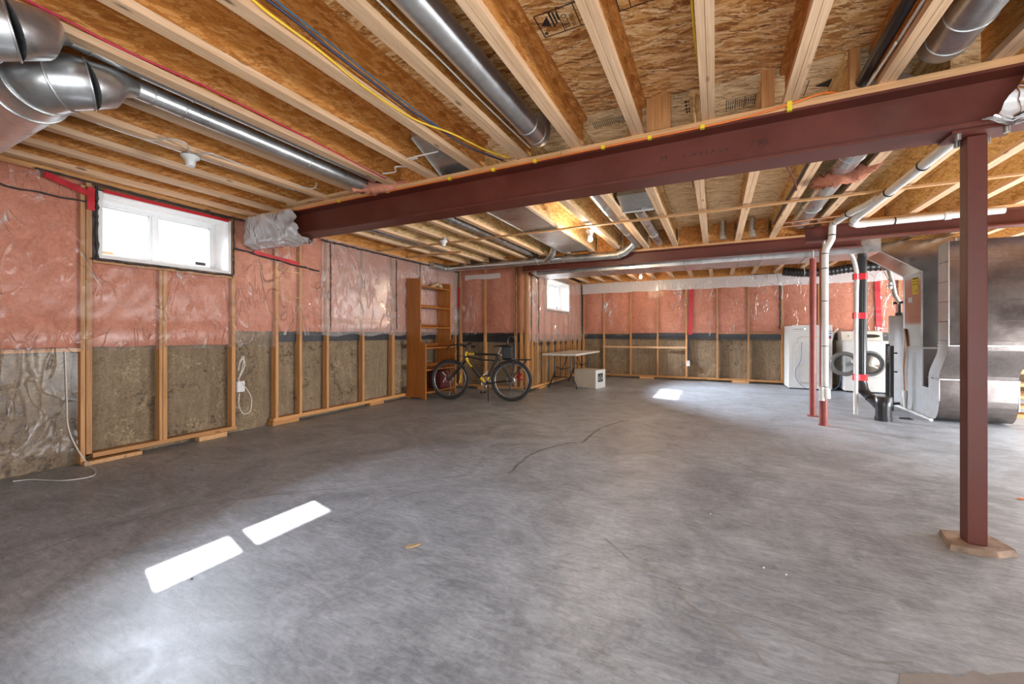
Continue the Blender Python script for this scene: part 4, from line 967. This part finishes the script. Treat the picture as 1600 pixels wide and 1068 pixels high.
# ------------------------------------------------------------------ cables and lamps
def cable(name, label, pts, r, mat, cat='cable', n=6): return single(name, MB().tube(smooth_path(pts, n), r, 8), mat, label, cat)
cable('red_cable', 'red cable sagging along a joist at upper left', [(-2.655, -.2, 2.59), (-2.655, .66, 2.585), (-2.66, .95, 2.575), (-2.655, 1.29, 2.585), (-2.66, 1.33, 2.59), (-2.655, 1.7, 2.58), (-2.66, 2.1, 2.57), (-2.66, 2.8, 2.545)], .0055, 'magenta')
cable('yellow_cable', 'yellow cable along a joist at the upper left of centre', [(-1.765, -.5, 2.575), (-1.765, .9, 2.575), (-1.76, 1.14, 2.56), (-1.76, 1.4, 2.555), (-1.765, 1.66, 2.535), (-1.765, 1.95, 2.54), (-1.74, 2.15, 2.545), (-1.66, 2.40, 2.56), (-1.58, 2.72, 2.56), (-1.48, 2.93, 2.56)], .0065, 'yellow')
cable('blue_cable', 'dark blue cable bundle beside the yellow cable on the joist', [(-1.755, -.5, 2.60), (-1.75, .9, 2.605), (-1.745, 1.25, 2.60), (-1.75, 1.5, 2.59), (-1.755, 1.86, 2.585), (-1.75, 2.05, 2.58), (-1.72, 2.35, 2.575), (-1.66, 2.6, 2.55), (-1.55, 2.95, 2.56)], .0075, 'navy')
cable('teal_cable', 'thin teal cable following the dark blue bundle', [(-1.74, -.5, 2.61), (-1.735, .9, 2.617), (-1.73, 1.3, 2.61), (-1.74, 1.86, 2.60), (-1.73, 2.2, 2.59), (-1.70, 2.5, 2.57)], .0045, 'blue')
cable('white_cable', 'white cable stapled beside the round duct left of centre', [(-1.30, -.5, 2.59), (-1.305, 1.3, 2.59), (-1.30, 1.7, 2.595), (-1.295, 2.2, 2.59), (-1.285, 2.9, 2.59)], .005, 'whitecable')
cable('white_cable', 'white cable beside the black pipe at the upper right', [(.805, -.5, 2.58), (.80, 2.3, 2.58), (.79, 2.65, 2.57), (.775, 3.0, 2.56)], .007, 'whitecable')
cable('yellow_cable', 'yellow cable hanging beside the joist at top centre', [(-.088, -.5, 2.58), (-.09, 1.5, 2.58), (-.088, 2.1, 2.56), (-.075, 2.5, 2.57), (-.07, 2.9, 2.56)], .006, 'yellow')
t = thing('orange_cable', 'orange cable with yellow ties running along the top edge of the near beam', 'cable', (-2, 2.92, 2.48))
P = smooth_path([(-4.05, 2.922, 2.484), (-3, 2.922, 2.485), (-2, 2.920, 2.484), (-1, 2.922, 2.488), (-.2, 2.922, 2.487), (.15, 2.920, 2.492), (.40, 2.915, 2.515), (.55, 2.93, 2.545), (.66, 3.0, 2.555)], 8)
part('cord', MB().tube(P, .0065, 8), 'orange', t)
for x in (-3.4, -2.75, -2.05, -1.62, -1.25, -.72, -.40, -.075, .395): part('cable_tie', MB().box(x-.013, 2.908, 2.474, x+.013, 2.93, 2.498 if x < .3 else 2.53), 'yellowtag', t)
def lampholder(label, x, y, z, lit):
    t = thing('lamp_holder', label, 'light', (x, y, z))
    part('box', MB().tube([(x, y, z+.04), (x, y, z)], .052, 16), 'galvdull', t); part('base', MB().tube([(x, y, z), (x, y, z-.012), (x, y, z-.03), (x, y, z-.075)], [.062, .060, .036, .030], 20), 'white', t)
    if lit:
        zb = z-.115; mb = MB(); mb.tube([(x, y, zb+.045), (x, y, zb+.03), (x, y, zb+.01), (x, y, zb-.01), (x, y, zb-.028), (x, y, zb-.036)], [.014, .024, .032, .032, .020, .004], 16); part('bulb', mb, 'bulb', t)
        light('bulb_light', 'POINT', (x, y, zb-.06), lit, (1, .80, .56), shadow_soft_size=.035)
    return t
lampholder('unlit white porcelain lamp holder below the joists near the front window', -3.62, 1.72, 2.515, 0)
lampholder('lit bare bulb hanging left of the thin duct behind the near beam', -1.50, 5.38, 2.53, 42)
lampholder('lit bare bulb low in front of the back wall', -1.50, 9.5, 2.53, 30)
lampholder('unlit white lamp holder on the strap near the bookshelf', -3.55, 4.9, 2.50, 0)
cable('lamp_wire', 'white wires looping out of the unlit holder near the front window', [(-3.66, 1.2, 2.54), (-3.62, 1.45, 2.53), (-3.45, 1.52, 2.53), (-3.42, 1.60, 2.52), (-3.60, 1.70, 2.53)], .006, 'whitecable')
cable('lamp_wire', 'white wire leaving the unlit holder toward the near beam', [(-3.60, 1.74, 2.53), (-3.44, 1.76, 2.52), (-3.47, 1.85, 2.535), (-3.55, 2.1, 2.56), (-3.58, 2.5, 2.55), (-3.45, 2.66, 2.54), (-3.35, 2.62, 2.56)], .006, 'whitecable')
cable('loose_wire', 'white wire loop sticking out by the shiny boot', [(-2.2, 2.68, 2.60), (-2.30, 2.60, 2.56), (-2.15, 2.56, 2.55), (-1.95, 2.62, 2.58)], .006, 'whitecable')
cable('loose_wire', 'short white wire end between joists left of the shiny boot', [(-2.62, 2.72, 2.56), (-2.48, 2.72, 2.55), (-2.42, 2.66, 2.56), (-2.36, 2.74, 2.58)], .007, 'whitecable')
cable('brown_cable', 'brown cable looping down behind the near beam at right', [(.45, 3.9, 2.60), (.58, 4.2, 2.52), (.66, 4.5, 2.50), (.70, 4.75, 2.53)], .007, 'darkred')
cable('black_cable', 'black cable along the joist right of the brown cable', [(.69, 3.2, 2.58), (.685, 4.3, 2.56), (.68, 5.2, 2.57), (.685, 6.3, 2.58)], .014, 'black')
cable('pex_pipe', 'thin tan pipe along the joist in the middle behind the near beam', [(.26, 3.2, 2.56), (.265, 4.5, 2.54), (.26, 5.4, 2.55), (.262, 6.2, 2.55)], .008, 'copper')
for k, (yy, l) in enumerate(((5.9, 'nearer'), (6.12, 'further'))): cable('pex_pipe', 'copper coloured pipe crossing to the right beam end, the %s one' % l, [(.74, yy, 2.49), (1.0, yy, 2.495), (1.3, yy-.03, 2.50)], .012, 'copper', 'pipe')
cable('extension_cable', 'thin pale cable hanging down the bare left wall and looping on the floor', [(-4.93, 1.42, 1.0), (-4.93, 1.43, .6), (-4.93, 1.44, .35), (-4.90, 1.49, .15), (-4.82, 1.53, .03), (-4.66, 1.52, .008), (-4.48, 1.44, .008), (-4.55, 1.30, .008), (-4.80, 1.20, .008), (-4.87, 1.12, .008)], .005, 'whitecable')
t = thing('coiled_cord', 'white plug box with a coiled cord hanging from the stud beside the pillar', 'outlet', (-4.95, 2.86, .5))
part('plug_box', MB().box(-4.965, 2.815, .475, -4.93, 2.90, .60), 'whitesoft', t, .004)
part('cord_loop', MB().tube(smooth_path([(-4.94, 2.84, .80), (-4.935, 2.88, .86), (-4.935, 2.90, .78), (-4.935, 2.86, .68), (-4.935, 2.83, .62), (-4.93, 2.88, .56), (-4.93, 2.97, .40), (-4.93, 2.96, .24), (-4.93, 2.88, .22), (-4.93, 2.83, .33), (-4.935, 2.84, .46)], 6), .006, 8).tube(smooth_path([(-4.94, 2.83, .72), (-4.935, 2.85, .84), (-4.935, 2.89, .88), (-4.935, 2.87, .74), (-4.935, 2.84, .66)], 6), .006, 8), 'whitecable', t)
t = thing('wall_outlet', 'white outlet box on a stud low on the back wall', 'outlet', (-.60, 10.92, .43)); part('cover', MB().box(-.635, 10.90, .36, -.56, 10.929, .49), 'whitesoft', t, .004)
part('slot', MB().box(-.61, 10.896, .44, -.605, 10.90, .46).box(-.59, 10.896, .44, -.585, 10.90, .46), 'ink', t); part('conduit', MB().box(-.61, 10.97, .5, -.58, 10.99, 1.0), 'black', t)
# scraps on the floor
def scrap(label, x, y, l, a, mat='tan'):
    mb = MB(); c_, s_ = math.cos(a), math.sin(a)
    pts = [(-.5, -.1), (-.1, -.22), (.45, -.05), (.5, .06), (.1, .12), (-.35, .16)]
    vs = [(x+(u*c_-v*s_)*l, y+(u*s_+v*c_)*l, .001) for u, v in pts]+[(x+(u*c_-v*s_)*l, y+(u*s_+v*c_)*l, .007+.004*N((u*4, v*4, x))) for u, v in pts]
    single('wood_scrap', mb.add(vs, [tuple(range(5, -1, -1)), tuple(range(6, 12))]+[(i, (i+1) % 6, 6+(i+1) % 6, 6+i) for i in range(6)]), mat, label, 'debris')
scrap('thin tan wood chip on the floor left of centre', -1.467, 1.746, .085, .9)
scrap('small tan stain of debris on the floor in the lower centre', -.62, 1.02, .04, .3)
scrap('small wood block at the right edge of the floor', 1.93, 4.13, .10, .2, 'orange')
r_ = random.Random(3)
for k, (x, y) in enumerate(((.21, 2.35), (.30, 2.33), (-.03, 2.9), (-2.2, 1.05))):
    single('floor_crumb', MB().tube([(x, y, .001), (x+.006, y+.003, .004)], [.005, .003], 5), 'whitesoft' if k < 3 else 'ink', ['tiny white crumb on the floor, left one of two near each other', 'tiny white crumb on the floor, right one of two near each other', 'tiny white crumb alone on the floor right of centre', 'tiny dark crumb on the floor by the left sun patch'][k], 'debris')

# ------------------------------------------------------------------ washer and dryer
t = thing('dryer', 'tall white laundry machine with a wide closed door, at left by the back wall', 'washing machine', (1.74, 10.55, 0))
X0, X1, Y0, Y1, ZT = 1.37, 2.115, 10.27, 10.86, 1.315
part('body', MB().box(X0, Y0, .02, X1, Y1, ZT), 'white', t, .012)
part('control_panel', MB().box(X0+.06, Y0-.006, 1.20, X1-.005, Y0, ZT+.015), 'white', t, .004)
part('door', MB().prism([(X0+.10, .30), (X0+.20, .13), (X1-.10, .13), (X1-.06, .20), (X1-.06, 1.02), (X1-.10, 1.10), (X0+.22, 1.10), (X0+.14, 1.03), (X0+.14, .98), (X0+.10, .98)], 1, Y0-.014, Y0), 'tablet', t, .008)
part('inner_door_panel', MB().prism([(X0+.125, .32), (X0+.21, .155), (X1-.12, .155), (X1-.085, .22), (X1-.085, 1.0), (X1-.12, 1.07), (X0+.23, 1.07), (X0+.17, 1.01), (X0+.17, .95), (X0+.125, .95)], 1, Y0-.020, Y0-.014), 'white', t, .004)
textmesh('SAMSUNG', .030, 'ink', Matrix.Translation((X0+.09, Y0-.0075, 1.235))@FRONT, 'logo', t)
part('dial', MB().tube([(X0+.285, Y0-.02, 1.25), (X0+.285, Y0-.006, 1.25)], .018, 14), 'chrome', t)
part('dial', MB().tube([(X0+.46, Y0-.016, 1.25), (X0+.46, Y0-.006, 1.25)], .014, 14), 'chrome', t)
st = part('energy_sticker', MB().box(X1-.125, Y0-.009, 1.08, X1-.015, Y0-.0065, 1.21), 'bluelabel', t)
part('sticker_band', MB().box(X1-.125, Y0-.011, 1.05, X1-.015, Y0-.0085, 1.08), 'redtape', st)
part('sticker_text', MB().box(X1-.10, Y0-.011, 1.165, X1-.085, Y0-.009, 1.195).box(X1-.075, Y0-.011, 1.165, X1-.055, Y0-.009, 1.195).box(X1-.05, Y0-.011, 1.165, X1-.03, Y0-.009, 1.195).box(X1-.08, Y0-.011, 1.11, X1-.025, Y0-.009, 1.145), 'whitesoft', st)
for fx in (X0+.05, X1-.05): part('foot', MB().tube([(fx, Y0+.05, 0), (fx, Y0+.05, .03)], .02, 10), 'black', t)
cable('power_cable', 'thin blue cable hanging in front of the closed laundry machine door', [(1.60, 10.235, .98), (1.595, 10.235, .80), (1.58, 10.235, .60), (1.49, 10.235, .38), (1.50, 10.235, .24), (1.60, 10.22, .08), (1.75, 10.2, .01), (2.05, 10.19, .008), (2.20, 10.2, .12), (2.24, 10.24, .30)], .005, 'bluelabel', 'cable')
t = thing('washing_machine', 'white front loading washer with its round door open, at right by the back wall', 'washing machine', (2.62, 10.5, 0))
X0, X1, Y0, Y1, ZT = 2.285, 2.965, 10.15, 10.80, 1.005
part('body', MB().box(X0, Y0, .025, X1, Y1, ZT), 'white', t, .014)
part('top_panel', MB().box(X0-.005, Y0-.01, ZT-.02, X1+.005, Y1, ZT+.005), 'white', t, .005)
cp = part('console', MB().prism([(Y0+.30, ZT+.005), (Y0+.36, 1.20), (Y1-.05, 1.215), (Y1-.02, ZT+.005)], 0, X0+.02, X1-.01), 'tablet', t, .006)
q = MB(); ov = [(.17*math.cos(a), .035*math.sin(a)) for a in [2*PI*i/20 for i in range(20)]]
def con(u, v, o=0): return (X0+.46+u, Y0+.325+v*.3-.004-o, ZT+.10+v)
q.add([con(u, v) for u, v in ov]+[con(u, v, .003) for u, v in ov], [tuple(range(19, -1, -1)), tuple(range(20, 40))]+[(i, (i+1) % 20, 20+(i+1) % 20, 20+i) for i in range(20)])
part('display', q, 'glassdark', cp); part('button', MB().tube([con(-.30, .0, .008), con(-.30, 0, 0)], .022, 14), 'galvdull', cp)
cx, cz = 2.66, .575
part('door_rim', MB().torus((cx, Y0-.004, cz), (0, 1, 0), .222, .026, 40, 10), 'rimgrey', t)
part('gasket', MB().torus((cx, Y0+.01, cz), (0, 1, 0), .195, .026, 40, 10), 'black', t)
# drum: recess disc sunk into a dark cylinder drawn in front of the body
part('drum_opening', MB().tube([(cx, Y0-.018, cz), (cx, Y0-.001, cz)], .188, 36), 'black', t)
dm = MB(); dv = [(cx+.165*math.cos(a)*k/4-.01, Y0-.020-.03*(1-(k/4)**2), cz-.012+.165*math.sin(a)*k/4) for k in range(1, 5) for a in [2*PI*i/28 for i in range(28)]]
dm.add([(cx-.01, Y0-.05, cz-.012)]+dv, [(0, 1+i, 1+(i+1) % 28) for i in range(28)]+[(1+(k-1)*28+i, 1+k*28+i, 1+k*28+(i+1) % 28, 1+(k-1)*28+(i+1) % 28) for k in range(1, 4) for i in range(28)], True)
part('drum', dm, 'drumsteel', t)
part('drum_paddle', MB().bar((cx+.03, Y0-.035, cz+.13), (cx-.02, Y0-.055, cz-.02), .03, .02, (0, 1, 0)), 'steelrim', t); part('drum_paddle', MB().bar((cx-.02, Y0-.055, cz-.02), (cx+.12, Y0-.035, cz-.08), .03, .02, (0, 1, 0)), 'steelrim', t)
dcx, dcy = 2.235, 9.93
d = part('open_door', MB().torus((dcx, dcy, cz-.005), (.12, 1, 0), .200, .040, 40, 10), 'rimgrey', t)
gm = MB(); ngl = 24; vs = [(dcx, dcy-.06, cz)]
for k in range(1, 5):
    for i in range(ngl):
        a = 2*PI*i/ngl; rr_ = .185*k/4; vs.append((dcx+rr_*math.cos(a), dcy-.06*(1-(k/4)**2), cz+rr_*math.sin(a)))
fs = [(0, 1+i, 1+(i+1) % ngl) for i in range(ngl)]+[(1+(k-1)*ngl+i, 1+k*ngl+i, 1+k*ngl+(i+1) % ngl, 1+(k-1)*ngl+(i+1) % ngl) for k in range(1, 4) for i in range(ngl)]
part('door_glass', gm.add(vs, fs, True), 'doorglass', d)
part('hinge', MB().box(dcx+.18, dcy, cz-.04, X0+.16, dcy+.02, cz+.04).box(X0+.13, dcy, cz-.04, X0+.16, Y0, cz+.04), 'galvdull', t)
part('lower_panel_line', MB().box(X0+.02, Y0-.003, .30, X1-.02, Y0, .304), 'galvdull', t)
for fx in (X0+.05, X1-.05): part('foot', MB().tube([(fx, Y0+.05, 0), (fx, Y0+.05, .03)], .02, 10), 'black', t)
part('supply_hose', MB().tube(smooth_path([(2.20, 10.7, 1.02), (2.20, 10.6, 1.15), (2.22, 10.5, 1.22), (2.26, 10.55, 1.25)], 5), .016, 10), 'whitecable', t)

# ------------------------------------------------------------------ bookshelf
t = thing('bookshelf', 'tall orange pine bookshelf with open back against the left wall', 'bookcase', (-4.7, 6.15, 0))
def side(y, th=.028):
    return MB().prism([(-4.925, 0), (-4.86, 0), (-4.84, .03), (-4.60, .03), (-4.57, 0), (-4.50, 0), (-4.50, .965), (-4.515, .985), (-4.60, 1.0), (-4.615, 1.02), (-4.615, 2.07), (-4.64, 2.12), (-4.925, 2.14)], 1, y, y+th)
part('side_panel', side(5.69), 'pine', t, .003); part('side_panel', side(6.59), 'pine', t, .003)
for i, z in enumerate((.11, .50, .885, 1.25, 1.62, 1.985)):
    xf = -4.51 if z < .95 else -4.625
    part('shelf', MB().box(-4.92, 5.718, z, xf, 6.59, z+.024), 'pineY', t, .002)
for i, z in enumerate((.15, .54, .92, 1.28, 1.65, 2.02)): part('back_rail', MB().box(-4.925, 5.718, z-.015, -4.908, 6.59, z+.05), 'pineY', t)
t = thing('red_bag', 'dark red bag with an orange stripe on the bottom shelf of the bookshelf', 'bag', (-4.6, 6.35, .134))
part('body', MB().box(-4.85, 6.22, .136, -4.56, 6.52, .47), 'darkred', t, .03); part('stripe', MB().bar((-4.557, 6.28, .24), (-4.557, 6.35, .34), .02, .006, (1, 0, 0)), 'whitecable', t)
single('paper_scrap', MB().tube(smooth_path([(-4.88, 6.30, 2.012), (-4.80, 6.42, 2.10), (-4.72, 6.45, 2.02)], 5), [.03+.01*(i % 3) for i in range(11)], 8), 'tan', 'crumpled tan paper on top shelf of the bookshelf', 'paper')

# ------------------------------------------------------------------ bicycle (local x runs rear to front)
ang = math.atan2(-.2659, -.964)
bk = thing('bicycle', 'black and yellow mountain bike parked in front of the bookshelf corner', 'bicycle', (-3.11, 6.235, 0), ang, local=True)
lean = math.tan(math.radians(2.0))
def Bp(s, z, o=0): return (s, o+z*0-z*lean, z)
R_ = .352
def wheel(s):
    wmesh = MB().torus(Bp(s, R_), (0, 1, lean), R_-.026, .026, 48, 10); wh = part('wheel', wmesh, 'tyre', bk)
    part('rim', MB().torus(Bp(s, R_), (0, 1, lean), R_-.062, .013, 48, 8), 'steelrim', wh)
    part('hub', MB().tube([Bp(s, R_, -.05), Bp(s, R_, .05)], .022, 14), 'bikeblack', wh)
    sp = MB()
    for i in range(28):
        a = 2*PI*i/28; o = .03*(-1 if i % 2 else 1); a2 = a+.35*(1 if i % 4 < 2 else -1)
        sp.tube([Bp(s+.02*math.cos(a2), R_+.02*math.sin(a2), o), Bp(s+(R_-.065)*math.cos(a), R_+(R_-.065)*math.sin(a))], .0016, 4, False)
    part('spokes', sp, 'steelrim', wh)
    part('disc_brake', MB().torus(Bp(s, R_, .035), (0, 1, lean), .07, .004, 28, 4), 'chrome', wh); return wh
w0 = wheel(0.0); w1 = wheel(1.10)
part('wheel_reflector', MB().tube([Bp(-.18, R_+.12, .01), Bp(-.10, R_+.05, .01), Bp(-.14, R_+.03, .01), Bp(-.20, R_+.02, .01)], [.02, .028, .02, .012], 8), 'red', w0)
part('wheel_reflector', MB().tube([Bp(1.18, R_+.06), Bp(1.24, R_+.12)], .010, 8), 'whitecable', w1)
part('wheel_reflector', MB().tube([Bp(.90, R_+.08), Bp(.93, R_-.06)], .012, 8), 'bikeyellow', w1)
bb, st_, ht, hb = (.456, .29), (.235, .80), (.800, .845), (.825, .735)
fr = part('frame', MB().tube([Bp(*bb), Bp(*st_)], .021, 12).tube([Bp(*hb), Bp(*bb)], .028, 12).tube([Bp(.792, .80), Bp(.60, .80), Bp(.25, .79)], .019, 12).tube([Bp(.81, .76), Bp(.55, .70), Bp(.27, .69)], .013, 12)
     .tube([Bp(.25, .72, .035), Bp(0, R_, .065)], .009, 8).tube([Bp(.25, .72, -.035), Bp(0, R_, -.065)], .009, 8)
     .tube([Bp(bb[0], bb[1], .035), Bp(0, R_, .065)], .010, 8).tube([Bp(bb[0], bb[1], -.035), Bp(0, R_, -.065)], .010, 8).tube([Bp(bb[0], bb[1], -.04), Bp(bb[0], bb[1], .04)], .024, 12).tube([Bp(.797, .87), Bp(.83, .715)], .022, 12), 'bikeblack', bk)
part('yellow_panel', MB().tube([Bp(.815, .722), Bp(.70, .577)], .0295, 12).tube([Bp(.54, .391), Bp(.475, .313)], .0295, 12).tube([Bp(.43, .350), Bp(.395, .431)], .0225, 12).tube([Bp(.775, .80), Bp(.66, .80)], .0205, 12).tube([Bp(.803, .84), Bp(.818, .77)], .0235, 12), 'bikeyellow', fr)
fk = part('fork', MB().tube([Bp(.828, .715, .045), Bp(.86, .655, .062), Bp(1.10, R_, .062)], [.018, .018, .012], 10).tube([Bp(.828, .715, -.045), Bp(.86, .655, -.062), Bp(1.10, R_, -.062)], [.018, .018, .012], 10).tube([Bp(.828, .715, -.05), Bp(.828, .715, .05)], .02, 10), 'bikeblack', bk)
hbv = part('handlebar', MB().tube([Bp(.797, .87), Bp(.80, .93), Bp(.87, .955)], .018, 10).tube([Bp(.83, .97, -.31), Bp(.86, .95, -.12), Bp(.875, .945, 0), Bp(.86, .95, .12), Bp(.83, .97, .31)], .013, 10), 'bikeblack', bk)
for o in (-1, 1): part('grip', MB().tube([Bp(.828, .972, o*.21), Bp(.815, .975, o*.33)], .019, 10), 'black', hbv); part('brake_lever', MB().tube([Bp(.84, .955, o*.2), Bp(.93, .92, o*.22), Bp(.93, .90, o*.31)], .007, 8), 'bikeblack', hbv)
part('bar_end', MB().tube([Bp(.83, .97, .32), Bp(.99, .96, .33), Bp(1.04, .90, .33)], .012, 10), 'black', hbv)
part('cable_housing', MB().tube(smooth_path([Bp(.85, .95, .2), Bp(.98, .90, .12), Bp(.95, .80, .05), Bp(.84, .74, .02)], 6), .005, 6).tube(smooth_path([Bp(.83, .95, -.2), Bp(.72, .90, -.1), Bp(.66, .84, 0), Bp(.72, .80, .02)], 6), .005, 6), 'black', bk)
part('front_light', MB().tube([Bp(.72, .93), Bp(.64, .925)], .024, 12), 'black', bk)
part('seat_post', MB().tube([Bp(*st_), Bp(.19, .905)], .013, 10), 'galvdull', bk)
sd_ = MB(); prof = [(.32, .93, .010, .012), (.28, .94, .025, .020), (.20, .942, .040, .025), (.12, .945, .07, .030), (.05, .955, .082, .028), (.03, .955, .060, .014)]
vs = []
for s, z, hw, th in prof:
    for k in range(12):
        a = 2*PI*k/12; vs.append(Bp(s, z+math.sin(a)*th*.6, math.cos(a)*hw))
sd_.add(vs, [(i*12+k, i*12+(k+1) % 12, (i+1)*12+(k+1) % 12, (i+1)*12+k) for i in range(5) for k in range(12)], True).add(vs[:12], [tuple(range(12))]).add(vs[-12:], [tuple(range(12))])
part('saddle', sd_, 'black', bk)
part('seat_clamp', MB().tube([Bp(.24, .90), Bp(.10, .905)], .008, 8), 'galvdull', bk)
part('saddle_bag', MB().box(-.03, -.085, .72, .15, .055, .94), 'black', bk, .02)
part('child_grab_bar', MB().tube(smooth_path([Bp(.07, .90, .03), Bp(.065, 1.03, .03), Bp(.04, 1.09, .03), Bp(-.01, 1.10, .03), Bp(-.05, 1.05, .03), Bp(-.06, .90, .03), Bp(-.06, .74, .03)], 6), .017, 10), 'black', bk)
rk = MB().tube([Bp(-.33, .71, -.06), Bp(.14, .71, -.06)], .007, 8).tube([Bp(-.33, .71, .06), Bp(.14, .71, .06)], .007, 8)
for s in (-.33, -.2, -.08, .04, .14): rk.tube([Bp(s, .71, -.06), Bp(s, .71, .06)], .006, 6)
for o in (-.075, .075): rk.tube([Bp(-.26, .71, o), Bp(0, R_+.02, o)], .006, 6).tube([Bp(-.05, .71, o), Bp(0, R_+.02, o)], .006, 6)
part('rear_rack', rk, 'bikeblack', bk)
part('cargo_strap', MB().tube([Bp(.20, .80, .02), Bp(.08, .74, .02), Bp(-.02, .725, .02)], .014, 8), 'whitecable', bk)
fd = MB(); vs = []
for i in range(29):
    a = math.radians(-10+i*150/28)
    for o in (-.03, .03): vs.append(Bp(-(R_+.022)*math.cos(a) if False else (R_+.022)*math.cos(PI-a), R_+(R_+.022)*math.sin(a), o))
    for o in (-.03, .03): vs.append(Bp((R_+.025)*math.cos(PI-a), R_+(R_+.025)*math.sin(a), o))
fs = []
for i in range(28):
    o = 4*i; fs += [(o, o+1, o+5, o+4), (o+2, o+6, o+7, o+3), (o, o+4, o+6, o+2), (o+1, o+3, o+7, o+5)]
part('rear_fender', fd.add(vs, fs), 'steelrim', bk)
ck = part('crankset', MB().torus(Bp(bb[0], bb[1], -.05), (0, 1, lean), .085, .006, 32, 6).torus(Bp(bb[0], bb[1], -.058), (0, 1, lean), .06, .006, 28, 6).tube([Bp(bb[0], bb[1], -.065), Bp(bb[0]+.07, bb[1]-.155, -.075)], .010, 8).tube([Bp(bb[0], bb[1], .065), Bp(bb[0]-.07, bb[1]+.155, .075)], .010, 8)
     .tube([Bp(bb[0]-.08, bb[1], -.05), Bp(bb[0]+.08, bb[1], -.05)], .008, 6).tube([Bp(bb[0], bb[1]-.08, -.05), Bp(bb[0], bb[1]+.08, -.05)], .008, 6), 'chrome', bk)
part('pedal', MB().box(bb[0]+.02, -.16, bb[1]-.175, bb[0]+.12, -.08, bb[1]-.15), 'bikeblack', ck); part('pedal', MB().box(bb[0]-.12, .07, bb[1]+.135, bb[0]-.02, .15, bb[1]+.16), 'bikeblack', ck)
part('chain', MB().tube([Bp(bb[0], bb[1]+.086, -.05), Bp(0, R_+.045, -.05)], .005, 6).tube([Bp(bb[0], bb[1]-.086, -.05), Bp(.05, R_-.14, -.05), Bp(0.0, R_-.05, -.05)], .005, 6), 'steelrim', bk)
part('cassette', MB().torus(Bp(0, R_, -.05), (0, 1, lean), .038, .012, 24, 8), 'chrome', bk); part('derailleur', MB().tube([Bp(.0, R_-.05, -.06), Bp(.03, R_-.10, -.06), Bp(.05, R_-.16, -.06)], .012, 8), 'bikeblack', bk)
part('kickstand', MB().tube([Bp(.40, bb[1]-.01, .04), Bp(.36, .01, .17)], .009, 8), 'bikeblack', bk)
part('water_bottle_cage', MB().tube([Bp(.50, .43, 0), Bp(.42, .50, 0)], .012, 8), 'tablet', bk)

# ------------------------------------------------------------------ folding table and box
t = thing('folding_table', 'off white folding table with dark steel legs below the rear window', 'table', (-2.88, 8.85, 0))
part('table_top', MB().box(-3.24, 7.93, .70, -2.50, 9.80, .742), 'tablet', t, .012)
for yy, sgn in ((8.18, 1), (9.5, -1)):
    lg = MB()
    for x, fx in ((-3.05, -3.17), (-2.70, -2.57)):
        lg.tube(smooth_path([(x, yy, .70), (x, yy, .45), (x, yy, .33), (x+(fx-x)*.25, yy, .26), (fx, yy, .05), (fx, yy, .0)], 5), .016, 10)
    part('leg_frame', lg, 'bikeblack', t); part('crossbar', MB().tube([(-3.07, yy, .24), (-2.68, yy, .24)], .011, 8), 'bikeblack', t)
    part('brace', MB().tube([(-2.88, yy, .40), (-2.88, yy+.38*sgn, .70)], .009, 8).tube([(-3.05, yy, .46), (-2.88, yy, .40), (-2.70, yy, .46)], .009, 8), 'bikeblack', t)
    for fx in (-3.17, -2.57): part('foot_cap', MB().tube([(fx, yy, 0), (fx, yy, .03)], .018, 10), 'black', t)
t = thing('storage_box', 'beige box with a dark window picture on its end, on the floor beside the table', 'box', (-2.25, 8.45, 0), math.radians(-15.5), local=True)
part('body', MB().box(-.52, 0, 0, 0, .40, .385), 'beige', t, .006)
part('end_panel', MB().box(0, .0, .0, .008, .40, .385), 'white', t); part('picture_window', MB().box(.008, .09, .13, .012, .29, .31), 'glassdark', t)
part('picture_detail', MB().box(.012, .11, .16, .0135, .16, .25).box(.012, .19, .15, .0135, .23, .28).box(.012, .24, .18, .0135, .28, .22), 'galvdull', t); part('latch', MB().box(.008, .35, .10, .02, .38, .32), 'white', t)
# boards stored at far right
t = thing('lumber_stack', 'low stack of boards in the dark behind the return duct', 'lumber', (3.9, 8.4, 0))
for i, z in enumerate((0, .12, .26, .42, .60)): part('board', MB().box(3.45, 8.1+.05*(i % 2), z, 4.7, 8.4, z+.045), 'woodX', t)
part('post', MB().box(4.72, 8.1, 0, 4.78, 8.4, .7), 'woodZ', t); part('post', MB().box(3.40, 8.1, 0, 3.45, 8.4, .7), 'woodZ', t)
for o in LOCALS: del o['loc_']
